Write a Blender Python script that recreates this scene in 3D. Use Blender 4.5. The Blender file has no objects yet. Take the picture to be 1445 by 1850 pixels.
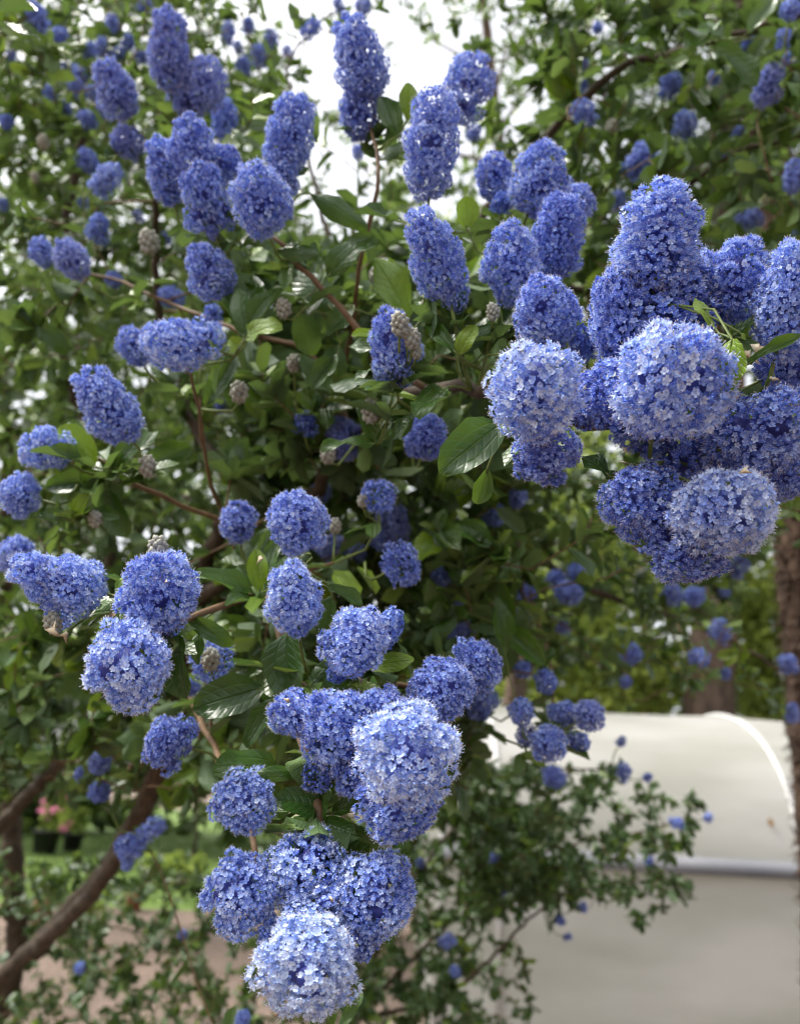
import bpy, math, random
import numpy as np
from mathutils import Matrix, Vector

R = math.radians
scene = bpy.context.scene
col = scene.collection

# ------------------------------------------------------------------ camera
CAM_H, PITCH, ROLL, FPX = 1.60, R(20), R(3.0), 1417.0      # FPX: focal length in photo pixels (1445 x 1850)
cam_data = bpy.data.cameras.new('camera')
cam = bpy.data.objects.new('camera', cam_data)
col.objects.link(cam)
cam.matrix_world = (Matrix.Translation((0, 0, CAM_H)) @ Matrix.Rotation(math.pi/2 + PITCH, 4, 'X')
                    @ Matrix.Rotation(ROLL, 4, 'Z'))
cam_data.sensor_fit = 'HORIZONTAL'
cam_data.sensor_width = 36.0
cam_data.lens = 36.0*FPX/1445.0
cam_data.clip_start, cam_data.clip_end = 0.02, 600
cam_data.dof.use_dof = True
cam_data.dof.focus_distance = 0.452
cam_data.dof.aperture_fstop = 8.2
scene.camera = cam

# ------------------------------------------------------------------ world, sun, exposure
SUN_EL, SUN_AZ = R(64), R(-95)         # azimuth clockwise from +Y (the view direction): high on the left, behind thin cloud
world = bpy.data.worlds.new('World')
scene.world = world
world.use_nodes = True
wn = world.node_tree
wn.nodes.clear()
sky = wn.nodes.new('ShaderNodeTexSky')
sky.sky_type = 'NISHITA'
sky.sun_disc = False
sky.sun_elevation = SUN_EL
sky.sun_rotation = SUN_AZ
sky.air_density, sky.dust_density, sky.ozone_density = 1.0, 6.0, 0.6
hsv = wn.nodes.new('ShaderNodeHueSaturation')
hsv.inputs['Saturation'].default_value = 0.22      # thin white cloud over the blue
bg = wn.nodes.new('ShaderNodeBackground')
bg.inputs['Strength'].default_value = 0.15
wo = wn.nodes.new('ShaderNodeOutputWorld')
wn.links.new(sky.outputs[0], hsv.inputs['Color'])
wn.links.new(hsv.outputs[0], bg.inputs['Color'])
wn.links.new(bg.outputs[0], wo.inputs['Surface'])

sun_d = bpy.data.lights.new('sun', 'SUN')
sun_d.energy, sun_d.angle, sun_d.color = 1.5, R(14), (1.0, 0.95, 0.87)
sun = bpy.data.objects.new('sun', sun_d)
col.objects.link(sun)
sdir = Vector((math.sin(SUN_AZ)*math.cos(SUN_EL), math.cos(SUN_AZ)*math.cos(SUN_EL), math.sin(SUN_EL)))
sun.rotation_euler = sdir.to_track_quat('Z', 'Y').to_euler()
sun.location = (0, -3, 8)

vs = scene.view_settings
vs.view_transform, vs.look, vs.gamma, vs.exposure = 'Standard', 'None', 1.0, 1.5
vs.use_curve_mapping = False
scene.render.engine = 'CYCLES'
cy = scene.cycles
cy.use_denoising = True
cy.denoising_prefilter = 'ACCURATE'
cy.filter_width = 1.1
cy.max_bounces, cy.diffuse_bounces, cy.transmission_bounces, cy.transparent_max_bounces = 6, 4, 4, 4
cy.glossy_bounces = 2
cy.sample_clamp_indirect = 6.0
cy.caustics_reflective = cy.caustics_refractive = False

# ------------------------------------------------------------------ pixel -> world
MW = np.array(cam.matrix_world)
CR, CU, CF, CL = MW[:3, 0], MW[:3, 1], -MW[:3, 2], MW[:3, 3]
def P(x, y, d):
    return CL + d*((x-722.5)/FPX*CR + (925.0-y)/FPX*CU + CF)
def PIX(p):
    v = np.asarray(p) - CL
    d = v @ CF
    return v @ CR/d*FPX + 722.5, 925.0 - v @ CU/d*FPX, d
def ground_at(x, y, z=0.0):
    r = P(x, y, 1.0) - CL
    t = (z - CAM_H)/r[2]
    return CL + r*t
def unit(v):
    v = np.asarray(v, float)
    return v/max(1e-12, np.linalg.norm(v))

rng = np.random.default_rng(7)
random.seed(7)

# ------------------------------------------------------------------ materials
def new_mat(name):
    m = bpy.data.materials.new(name)
    m.use_nodes = True
    nt = m.node_tree
    nt.nodes.clear()
    out = nt.nodes.new('ShaderNodeOutputMaterial')
    return m, nt, out
class NT:
    def __init__(s, nt): s.nt = nt
    def n(s, t, **kw):
        nd = s.nt.nodes.new(t)
        for k, v in kw.items():
            if k.startswith('i_'):
                nd.inputs[k[2:].replace('_', ' ')].default_value = v
            else: setattr(nd, k, v)
        return nd
    def l(s, a, b): s.nt.links.new(a, b)
    def math(s, op, a, b=None, c=None, clamp=False):
        nd = s.nt.nodes.new('ShaderNodeMath'); nd.operation = op; nd.use_clamp = clamp
        for i, v in enumerate((a, b, c)):
            if v is None: continue
            if isinstance(v, (int, float)): nd.inputs[i].default_value = v
            else: s.l(v, nd.inputs[i])
        return nd.outputs[0]
    def mix(s, f, a, b):
        nd = s.nt.nodes.new('ShaderNodeMix'); nd.data_type = 'RGBA'
        for sk, v in ((nd.inputs[0], f), (nd.inputs[6], a), (nd.inputs[7], b)):
            if isinstance(v, (int, float)): sk.default_value = v
            elif isinstance(v, tuple): sk.default_value = (*v, 1) if len(v) == 3 else v
            else: s.l(v, sk)
        return nd.outputs[2]

def leaf_material(name, dark, light, young, rough=0.27, trans=0.26, use_obj=True):
    m, nt, out = new_mat(name); g = NT(nt)
    at = g.n('ShaderNodeAttribute', attribute_name='luv')
    sp = g.n('ShaderNodeSeparateXYZ'); g.l(at.outputs['Vector'], sp.inputs[0])
    u, v, t = sp.outputs[0], sp.outputs[1], sp.outputs[2]
    if use_obj:
        oi = g.n('ShaderNodeObjectInfo')
        sc_ = g.n('ShaderNodeSeparateColor'); g.l(oi.outputs['Color'], sc_.inputs[0])
        t = sc_.outputs[0]
    au = g.math('ABSOLUTE', u)
    mid = g.math('SUBTRACT', 1.0, g.math('MULTIPLY', au, 14.0), clamp=True)
    # two side nerves that follow the outline, and the fine laterals
    side = g.math('SUBTRACT', 1.0, g.math('MULTIPLY', g.math('ABSOLUTE', g.math('SUBTRACT', au, 0.48)), 12.0), clamp=True)
    side = g.math('MULTIPLY', side, g.math('SUBTRACT', 1.0, v, clamp=True))
    ph = g.math('MULTIPLY', g.math('SUBTRACT', v, g.math('MULTIPLY', au, 0.28)), 46.0)
    lat = g.math('POWER', g.math('MULTIPLY_ADD', g.math('SINE', ph), 0.5, 0.5), 5.0)
    vein = g.math('MAXIMUM', g.math('MAXIMUM', mid, g.math('MULTIPLY', side, 0.7)), g.math('MULTIPLY', lat, 0.22))
    nz = g.n('ShaderNodeTexNoise', i_Scale=2.2, i_Detail=3.0)
    g.l(at.outputs['Vector'], nz.inputs['Vector'])
    base = g.mix(g.math('MULTIPLY', t, 1.25, clamp=True), dark, light)
    yt = g.math('MULTIPLY', g.math('SUBTRACT', t, 0.8), 5.0, clamp=True)
    base = g.mix(yt, base, young)
    base = g.mix(g.math('MULTIPLY', g.math('SUBTRACT', nz.outputs[0], 0.45), 0.9, clamp=True), base, light)
    c = g.mix(g.math('MULTIPLY', vein, 0.18), base, (0.16, 0.24, 0.07))
    geo = g.n('ShaderNodeNewGeometry')
    under = g.mix(0.45, base, (0.10, 0.16, 0.08))
    c = g.mix(geo.outputs['Backfacing'], c, under)
    bp = g.n('ShaderNodeBump', i_Strength=0.55, i_Distance=0.0016)
    hgt = g.math('SUBTRACT', g.math('MULTIPLY', nz.outputs[0], 0.5), vein)
    g.l(hgt, bp.inputs['Height'])
    bs = g.n('ShaderNodeBsdfPrincipled')
    g.l(c, bs.inputs['Base Color'])
    rr = g.math('MULTIPLY_ADD', geo.outputs['Backfacing'], 0.35, rough)
    g.l(rr, bs.inputs['Roughness'])
    bs.inputs['Specular IOR Level'].default_value = 0.5
    g.l(bp.outputs[0], bs.inputs['Normal'])
    tr = g.n('ShaderNodeBsdfTranslucent')
    tc = g.mix(0.35, c, young)
    g.l(tc, tr.inputs['Color'])
    mx = g.n('ShaderNodeMixShader'); mx.inputs[0].default_value = trans
    g.l(bs.outputs[0], mx.inputs[1]); g.l(tr.outputs[0], mx.inputs[2])
    g.l(mx.outputs[0], out.inputs[0])
    return m

M = {}
M['leaf'] = leaf_material('ceanothus_leaf', (0.022, 0.064, 0.012), (0.062, 0.135, 0.020), (0.22, 0.34, 0.02))
M['leafs'] = leaf_material('ceanothus_foliage', (0.024, 0.062, 0.012), (0.068, 0.132, 0.020), (0.22, 0.33, 0.03), use_obj=False, rough=0.30)

def flower_material():
    m, nt, out = new_mat('ceanothus_flower'); g = NT(nt)
    at = g.n('ShaderNodeAttribute', attribute_name='fl')
    sp = g.n('ShaderNodeSeparateColor'); g.l(at.outputs['Color'], sp.inputs[0])
    tint, typ = sp.outputs[0], sp.outputs[1]
    oi = g.n('ShaderNodeObjectInfo')
    so = g.n('ShaderNodeSeparateColor'); g.l(oi.outputs['Color'], so.inputs[0])
    f = g.math('ADD', so.outputs[0], g.math('MULTIPLY', g.math('SUBTRACT', tint, 0.5), 0.75), clamp=True)
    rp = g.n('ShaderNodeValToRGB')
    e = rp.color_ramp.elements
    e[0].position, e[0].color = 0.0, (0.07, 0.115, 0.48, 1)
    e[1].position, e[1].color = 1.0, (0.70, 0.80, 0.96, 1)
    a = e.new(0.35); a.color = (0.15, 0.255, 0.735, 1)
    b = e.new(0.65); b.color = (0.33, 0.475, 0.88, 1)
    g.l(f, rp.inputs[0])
    # slightly more violet heads
    c = g.mix(g.math('MULTIPLY', so.outputs[1], 0.4), rp.outputs[0], (0.26, 0.30, 0.62))
    fil = g.math('GREATER_THAN', typ, 0.25)
    c = g.mix(fil, c, (0.62, 0.66, 0.90))
    ant = g.math('GREATER_THAN', typ, 0.6)
    c = g.mix(ant, c, (0.62, 0.50, 0.30))
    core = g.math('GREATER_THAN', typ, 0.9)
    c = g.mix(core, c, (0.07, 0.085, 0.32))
    bs = g.n('ShaderNodeBsdfPrincipled', i_Roughness=0.55)
    bs.inputs['Specular IOR Level'].default_value = 0.3
    g.l(c, bs.inputs['Base Color'])
    tr = g.n('ShaderNodeBsdfTranslucent'); g.l(c, tr.inputs['Color'])
    mx = g.n('ShaderNodeMixShader'); mx.inputs[0].default_value = 0.16
    g.l(bs.outputs[0], mx.inputs[1]); g.l(tr.outputs[0], mx.inputs[2])
    g.l(mx.outputs[0], out.inputs[0])
    return m
M['flower'] = flower_material()

def simple_mat(name, c1, c2, scale=20.0, rough=0.8, bump=0.3, dist=0.003, stretch=None, detail=5.0, coord='Object', spec=0.3):
    m, nt, out = new_mat(name); g = NT(nt)
    tc = g.n('ShaderNodeTexCoord')
    vec = tc.outputs[coord]
    if stretch:
        mp = g.n('ShaderNodeMapping'); mp.inputs['Scale'].default_value = stretch
        g.l(vec, mp.inputs[0]); vec = mp.outputs[0]
    nz = g.n('ShaderNodeTexNoise', i_Scale=scale, i_Detail=detail, i_Roughness=0.62)
    g.l(vec, nz.inputs['Vector'])
    f = g.math('MULTIPLY_ADD', nz.outputs[0], 2.2, -0.6, clamp=True)
    c = g.mix(f, c1, c2)
    bs = g.n('ShaderNodeBsdfPrincipled', i_Roughness=rough)
    bs.inputs['Specular IOR Level'].default_value = spec
    g.l(c, bs.inputs['Base Color'])
    bp = g.n('ShaderNodeBump', i_Strength=bump, i_Distance=dist)
    g.l(nz.outputs[0], bp.inputs['Height']); g.l(bp.outputs[0], bs.inputs['Normal'])
    g.l(bs.outputs[0], out.inputs[0])
    return m
M['bark'] = simple_mat('shrub_bark', (0.026, 0.020, 0.014), (0.095, 0.070, 0.046), 60, 0.85, 0.6, 0.004)
M['twig'] = simple_mat('twig_bark', (0.10, 0.055, 0.03), (0.19, 0.12, 0.06), 120, 0.6, 0.3, 0.001)
M['stalk'] = simple_mat('green_stalk', (0.09, 0.14, 0.03), (0.16, 0.20, 0.05), 150, 0.5, 0.2, 0.001)
M['bud'] = simple_mat('flower_bud', (0.20, 0.205, 0.18), (0.46, 0.45, 0.37), 200, 0.8, 0.4, 0.001)
M['dry'] = simple_mat('dry_bract', (0.45, 0.36, 0.22), (0.68, 0.60, 0.44), 200, 0.8, 0.4, 0.001)
M['firbark'] = simple_mat('fir_bark', (0.035, 0.026, 0.022), (0.19, 0.135, 0.10), 7, 0.95, 1.0, 0.05, stretch=(1, 1, 0.25))
M['shag'] = simple_mat('shaggy_bark', (0.022, 0.014, 0.010), (0.10, 0.062, 0.040), 30, 0.95, 1.0, 0.02, stretch=(1, 1, 0.3))
M['pipe'] = simple_mat('galvanised_pipe', (0.36, 0.37, 0.38), (0.55, 0.56, 0.57), 15, 0.5, 0.1, 0.001)
M['rail'] = simple_mat('grey_rail', (0.10, 0.105, 0.12), (0.19, 0.195, 0.21), 5, 0.6, 0.15, 0.004, stretch=(0.3, 1, 1))
M['pot'] = simple_mat('black_pot', (0.012, 0.012, 0.013), (0.03, 0.03, 0.032), 12, 0.55, 0.1, 0.002)
M['terracotta'] = simple_mat('terracotta', (0.22, 0.085, 0.05), (0.34, 0.15, 0.09), 14, 0.85, 0.2, 0.003)
M['whiteplastic'] = simple_mat('white_plastic', (0.62, 0.62, 0.60), (0.78, 0.78, 0.76), 14, 0.5, 0.1, 0.002)
M['batten'] = simple_mat('film_batten', (0.42, 0.42, 0.41), (0.54, 0.54, 0.52), 14, 0.6, 0.1, 0.002)
M['drybrown'] = simple_mat('withered_leaf', (0.12, 0.07, 0.03), (0.24, 0.15, 0.07), 40, 0.8, 0.2, 0.002)
M['compost'] = simple_mat('compost', (0.02, 0.014, 0.01), (0.06, 0.042, 0.03), 60, 0.95, 0.8, 0.01)
def bg_leaf(name, a, b, young): return leaf_material(name, a, b, young, use_obj=False, rough=0.5, trans=0.42)
M['tree_leaf'] = bg_leaf('tree_leaf', (0.04, 0.075, 0.016), (0.09, 0.15, 0.025), (0.22, 0.31, 0.04))
M['lime_leaf'] = bg_leaf('lime_leaf', (0.17, 0.25, 0.03), (0.30, 0.39, 0.055), (0.48, 0.56, 0.10))
M['fir_leaf'] = bg_leaf('fir_leaf', (0.018, 0.042, 0.018), (0.04, 0.08, 0.028), (0.09, 0.15, 0.03))
M['grass'] = bg_leaf('grass_blade', (0.06, 0.11, 0.018), (0.10, 0.17, 0.03), (0.18, 0.24, 0.04))
M['pink'] = simple_mat('pink_petal', (0.55, 0.10, 0.22), (0.75, 0.25, 0.38), 40, 0.6, 0.1, 0.001)

def film_material():
    m, nt, out = new_mat('poly_film'); g = NT(nt)
    tc = g.n('ShaderNodeTexCoord')
    mp = g.n('ShaderNodeMapping'); mp.inputs['Scale'].default_value = (0.35, 1.0, 1.2)
    g.l(tc.outputs['Object'], mp.inputs[0])
    n1 = g.n('ShaderNodeTexNoise', i_Scale=1.6, i_Detail=4.0); g.l(mp.outputs[0], n1.inputs['Vector'])
    mp2 = g.n('ShaderNodeMapping'); mp2.inputs['Scale'].default_value = (0.9, 2.2, 2.2); mp2.inputs['Rotation'].default_value = (0, R(24), 0)
    g.l(tc.outputs['Object'], mp2.inputs[0])
    n2 = g.n('ShaderNodeTexNoise', i_Scale=1.4, i_Detail=3.0); g.l(mp2.outputs[0], n2.inputs['Vector'])
    c = g.mix(g.math('MULTIPLY_ADD', n1.outputs[0], 3.0, -1.0, clamp=True), (0.43, 0.43, 0.375), (0.60, 0.59, 0.56))
    bp = g.n('ShaderNodeBump', i_Strength=0.22, i_Distance=0.04); g.l(n2.outputs[0], bp.inputs['Height'])
    bs = g.n('ShaderNodeBsdfPrincipled', i_Roughness=0.38); g.l(c, bs.inputs['Base Color']); g.l(bp.outputs[0], bs.inputs['Normal'])
    tr = g.n('ShaderNodeBsdfTranslucent'); g.l(c, tr.inputs['Color'])
    mx = g.n('ShaderNodeMixShader'); mx.inputs[0].default_value = 0.5
    g.l(bs.outputs[0], mx.inputs[1]); g.l(tr.outputs[0], mx.inputs[2]); g.l(mx.outputs[0], out.inputs[0])
    return m
M['film'] = film_material()

def ground_material():
    m, nt, out = new_mat('bark_mulch_ground'); g = NT(nt)
    tc = g.n('ShaderNodeTexCoord')
    n1 = g.n('ShaderNodeTexNoise', i_Scale=0.7, i_Detail=5.0); g.l(tc.outputs['Object'], n1.inputs['Vector'])
    vo = g.n('ShaderNodeTexVoronoi', i_Scale=16.0); g.l(tc.outputs['Object'], vo.inputs['Vector'])
    c = g.mix(g.math('MULTIPLY_ADD', n1.outputs[0], 3.0, -1.0, clamp=True), (0.06, 0.04, 0.03), (0.15, 0.105, 0.08))
    c = g.mix(g.math('MULTIPLY', vo.outputs['Color'], 0.4), c, (0.22, 0.165, 0.13))
    bs = g.n('ShaderNodeBsdfPrincipled', i_Roughness=0.95); g.l(c, bs.inputs['Base Color'])
    bp = g.n('ShaderNodeBump', i_Strength=0.8, i_Distance=0.03); g.l(vo.outputs['Distance'], bp.inputs['Height'])
    g.l(bp.outputs[0], bs.inputs['Normal']); g.l(bs.outputs[0], out.inputs[0])
    return m
M['ground'] = ground_material()
M['lawn'] = simple_mat('lawn_turf', (0.055, 0.10, 0.018), (0.11, 0.165, 0.03), 3, 0.9, 0.6, 0.03)

# ------------------------------------------------------------------ mesh helpers
def tri_mesh(name, V, T, mat, attr=None, smooth=True):
    """mesh from numpy vertices and triangles; attr = (name, n x 3 array)"""
    me = bpy.data.meshes.new(name)
    V = np.ascontiguousarray(V, np.float32); T = np.ascontiguousarray(T, np.int32)
    me.vertices.add(len(V)); me.vertices.foreach_set('co', V.ravel())
    me.loops.add(T.size); me.loops.foreach_set('vertex_index', T.ravel())
    me.polygons.add(len(T))
    me.polygons.foreach_set('loop_start', np.arange(0, T.size, 3, dtype=np.int32))
    me.update(calc_edges=True)
    if smooth: me.polygons.foreach_set('use_smooth', np.ones(len(T), bool))
    if attr is not None:
        nm, A = attr
        if nm == 'fl':
            a = me.attributes.new('fl', 'FLOAT_COLOR', 'POINT')
            a.data.foreach_set('color', np.c_[A, np.ones(len(A))].astype(np.float32).ravel())
        else:
            a = me.attributes.new(nm, 'FLOAT_VECTOR', 'POINT')
            a.data.foreach_set('vector', np.ascontiguousarray(A, np.float32).ravel())
    me.materials.append(mat)
    return me
def link(name, me, parent=None, **props):
    o = bpy.data.objects.new(name, me)
    col.objects.link(o)
    if parent is not None: o.parent = parent
    for k, v in props.items(): o[k] = v
    return o
def thing(name, loc, label, cat, group=None):
    o = bpy.data.objects.new(name, None)
    col.objects.link(o)
    o.location = loc
    o.empty_display_size = 0.1
    o['label'] = label; o['category'] = cat
    if group: o['group'] = group
    return o
def world_child(o, root):
    """parent o (built in world coordinates) to root, keeping it in place"""
    o.parent = root
    o.matrix_parent_inverse = Matrix.Translation(-Vector(root.location))
    return o

def catmull(pts, step):
    pts = [np.asarray(p, float) for p in pts]
    pp = [2*pts[0]-pts[1]] + pts + [2*pts[-1]-pts[-2]]
    out = []
    for i in range(1, len(pp)-2):
        p0, p1, p2, p3 = pp[i-1:i+3]
        n = max(2, int(np.linalg.norm(p2[:3]-p1[:3])/step))
        for k in range(n):
            t = k/n
            out.append(0.5*((2*p1)+(-p0+p2)*t+(2*p0-5*p1+4*p2-p3)*t*t+(-p0+3*p1-3*p2+p3)*t**3))
    out.append(pts[-1])
    return np.array(out)
def tube(pts, rad, k=6, wob=0.0, cap=True):
    pts = np.asarray(pts, float); n = len(pts)
    tan = np.gradient(pts, axis=0); tan /= np.maximum(1e-9, np.linalg.norm(tan, axis=1))[:, None]
    ref = np.array([0.31, 0.2, 0.93]) if abs(tan[:, 2]).mean() < 0.9 else np.array([0.95, 0.2, 0.1])
    s = np.cross(tan, ref); s /= np.maximum(1e-9, np.linalg.norm(s, axis=1))[:, None]
    b = np.cross(tan, s)
    a = np.arange(k)*2*math.pi/k
    rr = np.asarray(rad)[:, None]*(1 + (rng.normal(0, wob, (n, k)) if wob else 0))
    V = pts[:, None, :] + rr[..., None]*(np.cos(a)[None, :, None]*s[:, None, :] + np.sin(a)[None, :, None]*b[:, None, :])
    V = V.reshape(-1, 3)
    i = np.arange(n-1)[:, None]*k; j = np.arange(k)[None, :]; j2 = (j+1) % k
    q = np.stack([i+j, i+j2, i+k+j2, i+k+j], -1).reshape(-1, 4)
    T = np.concatenate([q[:, [0, 2, 1]], q[:, [0, 3, 2]]])
    if cap:
        V = np.concatenate([V, pts[[0, -1]]])
        c0, c1 = len(V)-2, len(V)-1
        jj = np.arange(k)
        T = np.concatenate([T, np.stack([np.full(k, c0), jj, (jj+1) % k], -1),
                            np.stack([np.full(k, c1), (n-1)*k+(jj+1) % k, (n-1)*k+jj], -1)])
    return V, T
def join(parts):
    Vs, Ts, off = [], [], 0
    for V, T in parts:
        Vs.append(V); Ts.append(T+off); off += len(V)
    return np.concatenate(Vs), np.concatenate(Ts)
def box(x0, x1, y0, y1, z0, z1):
    V = np.array([(x, y, z) for x in (x0, x1) for y in (y0, y1) for z in (z0, z1)], float)
    Q = [(0, 1, 3, 2), (4, 6, 7, 5), (0, 4, 5, 1), (2, 3, 7, 6), (0, 2, 6, 4), (1, 5, 7, 3)]
    T = np.array([t for a, b, c, d in Q for t in ((a, b, c), (a, c, d))])
    return V, T
def fib(n, jitter=0.0):
    i = np.arange(n)+0.5
    ph = np.arccos(1-2*i/n); th = math.pi*(1+5**0.5)*i
    d = np.c_[np.cos(th)*np.sin(ph), np.sin(th)*np.sin(ph), np.cos(ph)]
    if jitter: d += rng.normal(0, jitter, d.shape); d /= np.linalg.norm(d, axis=1)[:, None]
    return d

# ------------------------------------------------------------------ leaves
def leaf_grid(nu, nv, cup, curl, wave, seed, tip=1.0):
    """leaf of length 1 along +Y, upper side +Z, half width 0.25"""
    r = np.random.default_rng(seed)
    vs_ = 0.5-0.5*np.cos(np.pi*np.linspace(0, 1, nv+1)**0.97) if nv > 3 else np.array([0, .25, .78, 1])
    V, A, idx = [], [], {}
    for j, v in enumerate(vs_):
        w = 0.26*math.sin(math.pi*v**1.12)**0.55 if 0 < v < 1 else 0
        if j in (0, nv):
            idx[(0, j)] = len(V)
            z = curl*(v**2) if j else 0
            V.append((0, v, -z)); A.append((0, v, 0)); continue
        for i in range(nu+1):
            u = -1+2*i/nu
            ser = 1 + (0.05*r.uniform(-1, 1) if abs(u) == 1 else 0)
            z = cup*(abs(u)**1.3)*w*1.6 - curl*v*v + wave*math.sin(v*9+seed)*u*abs(u)*0.12
            if abs(u) > 0.9: z -= 0.018
            idx[(i, j)] = len(V)
            V.append((u*w*ser, v, z)); A.append((u, v, 0))
    T = []
    for i in range(nu):
        T.append((idx[(0, 0)], idx[(i+1, 1)], idx[(i, 1)]))
        T.append((idx[(0, nv)], idx[(i, nv-1)], idx[(i+1, nv-1)]))
        for j in range(1, nv-1):
            a, b, c, d = idx[(i, j)], idx[(i+1, j)], idx[(i+1, j+1)], idx[(i, j+1)]
            T += [(a, b, c), (a, c, d)]
    return np.array(V), np.array(T), np.array(A, float)
LEAF_ME = []
for k, (cup, curl, wave) in enumerate([(0.35, 0.10, 0.5), (0.15, 0.22, 0.8), (0.55, 0.05, 0.4), (-0.15, 0.25, 0.6), (0.25, 0.35, 1.0), (0.45, 0.15, 0.9)]):
    V, T, A = leaf_grid(4, 7, cup, curl, wave, 11+k)
    LEAF_ME.append(tri_mesh('leaf', V, T, M['leaf'], ('luv', A)))
LOW = [leaf_grid(2, 3, c, k, w, 40+i) for i, (c, k, w) in enumerate([(0.35, 0.12, 0.4), (0.2, 0.28, 0.7), (0.5, 0.05, 0.3)])]

class Leaves:
    """leaves of one shrub: base point, direction, upper-side normal, length, width factor, tint"""
    def __init__(s): s.rows = []; s.top = 0.78; s.py = 0.17
    def add(s, p, d, n, L, wf=1.0, tint=None, force=False):
        d = unit(d); n = np.asarray(n, float); n = unit(n - d*(n @ d))
        if tint is None:
            tint = rng.uniform(0.0, s.top) if rng.random() > s.py else rng.uniform(0.85, 1.0)
        s.rows.append((np.asarray(p, float), d, n, L, wf, tint, force))
    def spray(s, p, axis, n, L, spread=(45, 80), tint=None, ph=None):
        axis = unit(axis)
        a = unit(np.cross(axis, [0.3, 0.1, 0.9])); b = np.cross(axis, a)
        ph = rng.uniform(0, 6.28) if ph is None else ph
        for i in range(n):
            f = ph + i*2.4
            rad = math.cos(f)*a + math.sin(f)*b
            th = R(rng.uniform(*spread))
            d = math.cos(th)*axis + math.sin(th)*rad
            nn = math.sin(th)*axis - math.cos(th)*rad + np.array([0, 0, 0.55]) + rng.normal(0, 0.18, 3)
            s.add(p - axis*rng.uniform(0, 0.012), d + rng.normal(0, 0.1, 3), nn, L*rng.uniform(0.65, 1.15), rng.uniform(0.8, 1.2), tint)

def low_leaves(rows):
    """many leaves as one mesh"""
    Vs, Ts, As, off = [], [], [], 0
    which = rng.integers(0, len(LOW), len(rows))
    for w in range(len(LOW)):
        sel = [r for r, q in zip(rows, which) if q == w]
        if not sel: continue
        V, T, A = LOW[w]
        p = np.array([r[0] for r in sel]); d = np.array([r[1] for r in sel]); n = np.array([r[2] for r in sel])
        L = np.array([r[3] for r in sel]); wf = np.array([r[4] for r in sel]); t = np.array([r[5] for r in sel])
        s = np.cross(d, n)
        X = (p[:, None] + (L*wf)[:, None, None]*V[None, :, 0, None]*s[:, None]
             + L[:, None, None]*(V[None, :, 1, None]*d[:, None] + V[None, :, 2, None]*n[:, None]))
        m = len(sel)
        Vs.append(X.reshape(-1, 3))
        Ts.append((T[None] + (np.arange(m)*len(V))[:, None, None]).reshape(-1, 3)+off)
        AA = np.repeat(A[None], m, 0); AA[:, :, 2] = t[:, None]
        As.append(AA.reshape(-1, 3)); off += m*len(V)
    return np.concatenate(Vs), np.concatenate(Ts), np.concatenate(As)

# ------------------------------------------------------------------ flower clusters
def floret(seed, detail):
    """one ceanothus floret, radius about 1, facing +Z"""
    r = np.random.default_rng(seed)
    V, T, A = [], [], []
    npet = 5
    openness = r.uniform(0.0, 0.9)
    for i in range(npet):
        f = 2*math.pi*i/npet + r.uniform(-0.2, 0.2)
        c, s = math.cos(f), math.sin(f)
        lift = 0.55*(1-openness) + r.uniform(-0.1, 0.15)
        tilt = lambda x, y, z: (c*(x*math.cos(lift)-z*math.sin(lift))-s*y, s*(x*math.cos(lift)-z*math.sin(lift))+c*y, x*math.sin(lift)+z*math.cos(lift))
        pr = r.uniform(0.85, 1.1)
        o = len(V)
        if detail:
            pts = [(0.10, 0, 0), (0.52*pr, 0.34, 0.20), (0.52*pr, -0.34, 0.20), (0.98*pr, 0.25, 0.30), (0.98*pr, -0.25, 0.30), (0.68*pr, 0, 0.02), (1.12*pr, 0, 0.42)]
            V += [tilt(*p) for p in pts]
            T += [(o, o+5, o+1), (o, o+2, o+5), (o+1, o+5, o+3), (o+2, o+4, o+5), (o+3, o+5, o+6), (o+4, o+6, o+5)]
            tv = r.uniform(-0.18, 0.18)
            A += [(tv-0.22, 0)] + [(tv, 0)]*4 + [(tv-0.06, 0)] + [(tv+0.08, 0)]
        else:
            pts = [(0.0, 0, 0), (0.62, 0.38, 0.18), (0.62, -0.38, 0.18), (1.1, 0, 0.3)]
            V += [tilt(*p) for p in pts]
            T += [(o, o+2, o+1), (o+1, o+2, o+3)]
            tv = r.uniform(-0.15, 0.15)
            A += [(tv-0.15, 0), (tv, 0), (tv, 0), (tv+0.08, 0)]
    if detail:
        for i in range(4):
            f = r.uniform(0, 6.28); q = r.uniform(0.25, 0.7); h = r.uniform(0.8, 1.5)
            x, y = math.cos(f)*q, math.sin(f)*q
            o = len(V); wdt = 0.045
            V += [(-wdt, 0, 0.05), (wdt, 0, 0.05), (x+wdt, y, h), (x-wdt, y, h)]
            T += [(o, o+1, o+2), (o, o+2, o+3)]
            A += [(0, 0.5)]*4
            o = len(V); e = 0.125
            V += [(x, y, h+e*1.2), (x+e, y, h), (x-e*0.5, y+e*0.87, h), (x-e*0.5, y-e*0.87, h), (x, y, h-e)]
            T += [(o, o+1, o+2), (o, o+2, o+3), (o, o+3, o+1), (o+4, o+2, o+1), (o+4, o+3, o+2), (o+4, o+1, o+3)]
            A += [(0, 0.75 if r.random() < 0.45 else 0.5)]*5
    return np.array(V, float), np.array(T), np.array(A, float)
def budlet():
    V = [(0, 0, 0.9), (0, 0, -0.2)]
    for z, q in ((0.65, 0.42), (0.2, 0.5)):
        for k in range(5):
            f = 2*math.pi*k/5; V.append((q*math.cos(f), q*math.sin(f), z))
    T = []
    for k in range(5):
        a, b = 2+k, 2+(k+1) % 5
        T += [(0, a, b), (a, a+5, b), (b, a+5, b+5), (1, b+5, a+5)]
    return np.array(V, float), np.array(T), np.array([(-0.35, 0)]*12, float)
FLO_HI = [floret(i, True) for i in range(6)]
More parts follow.
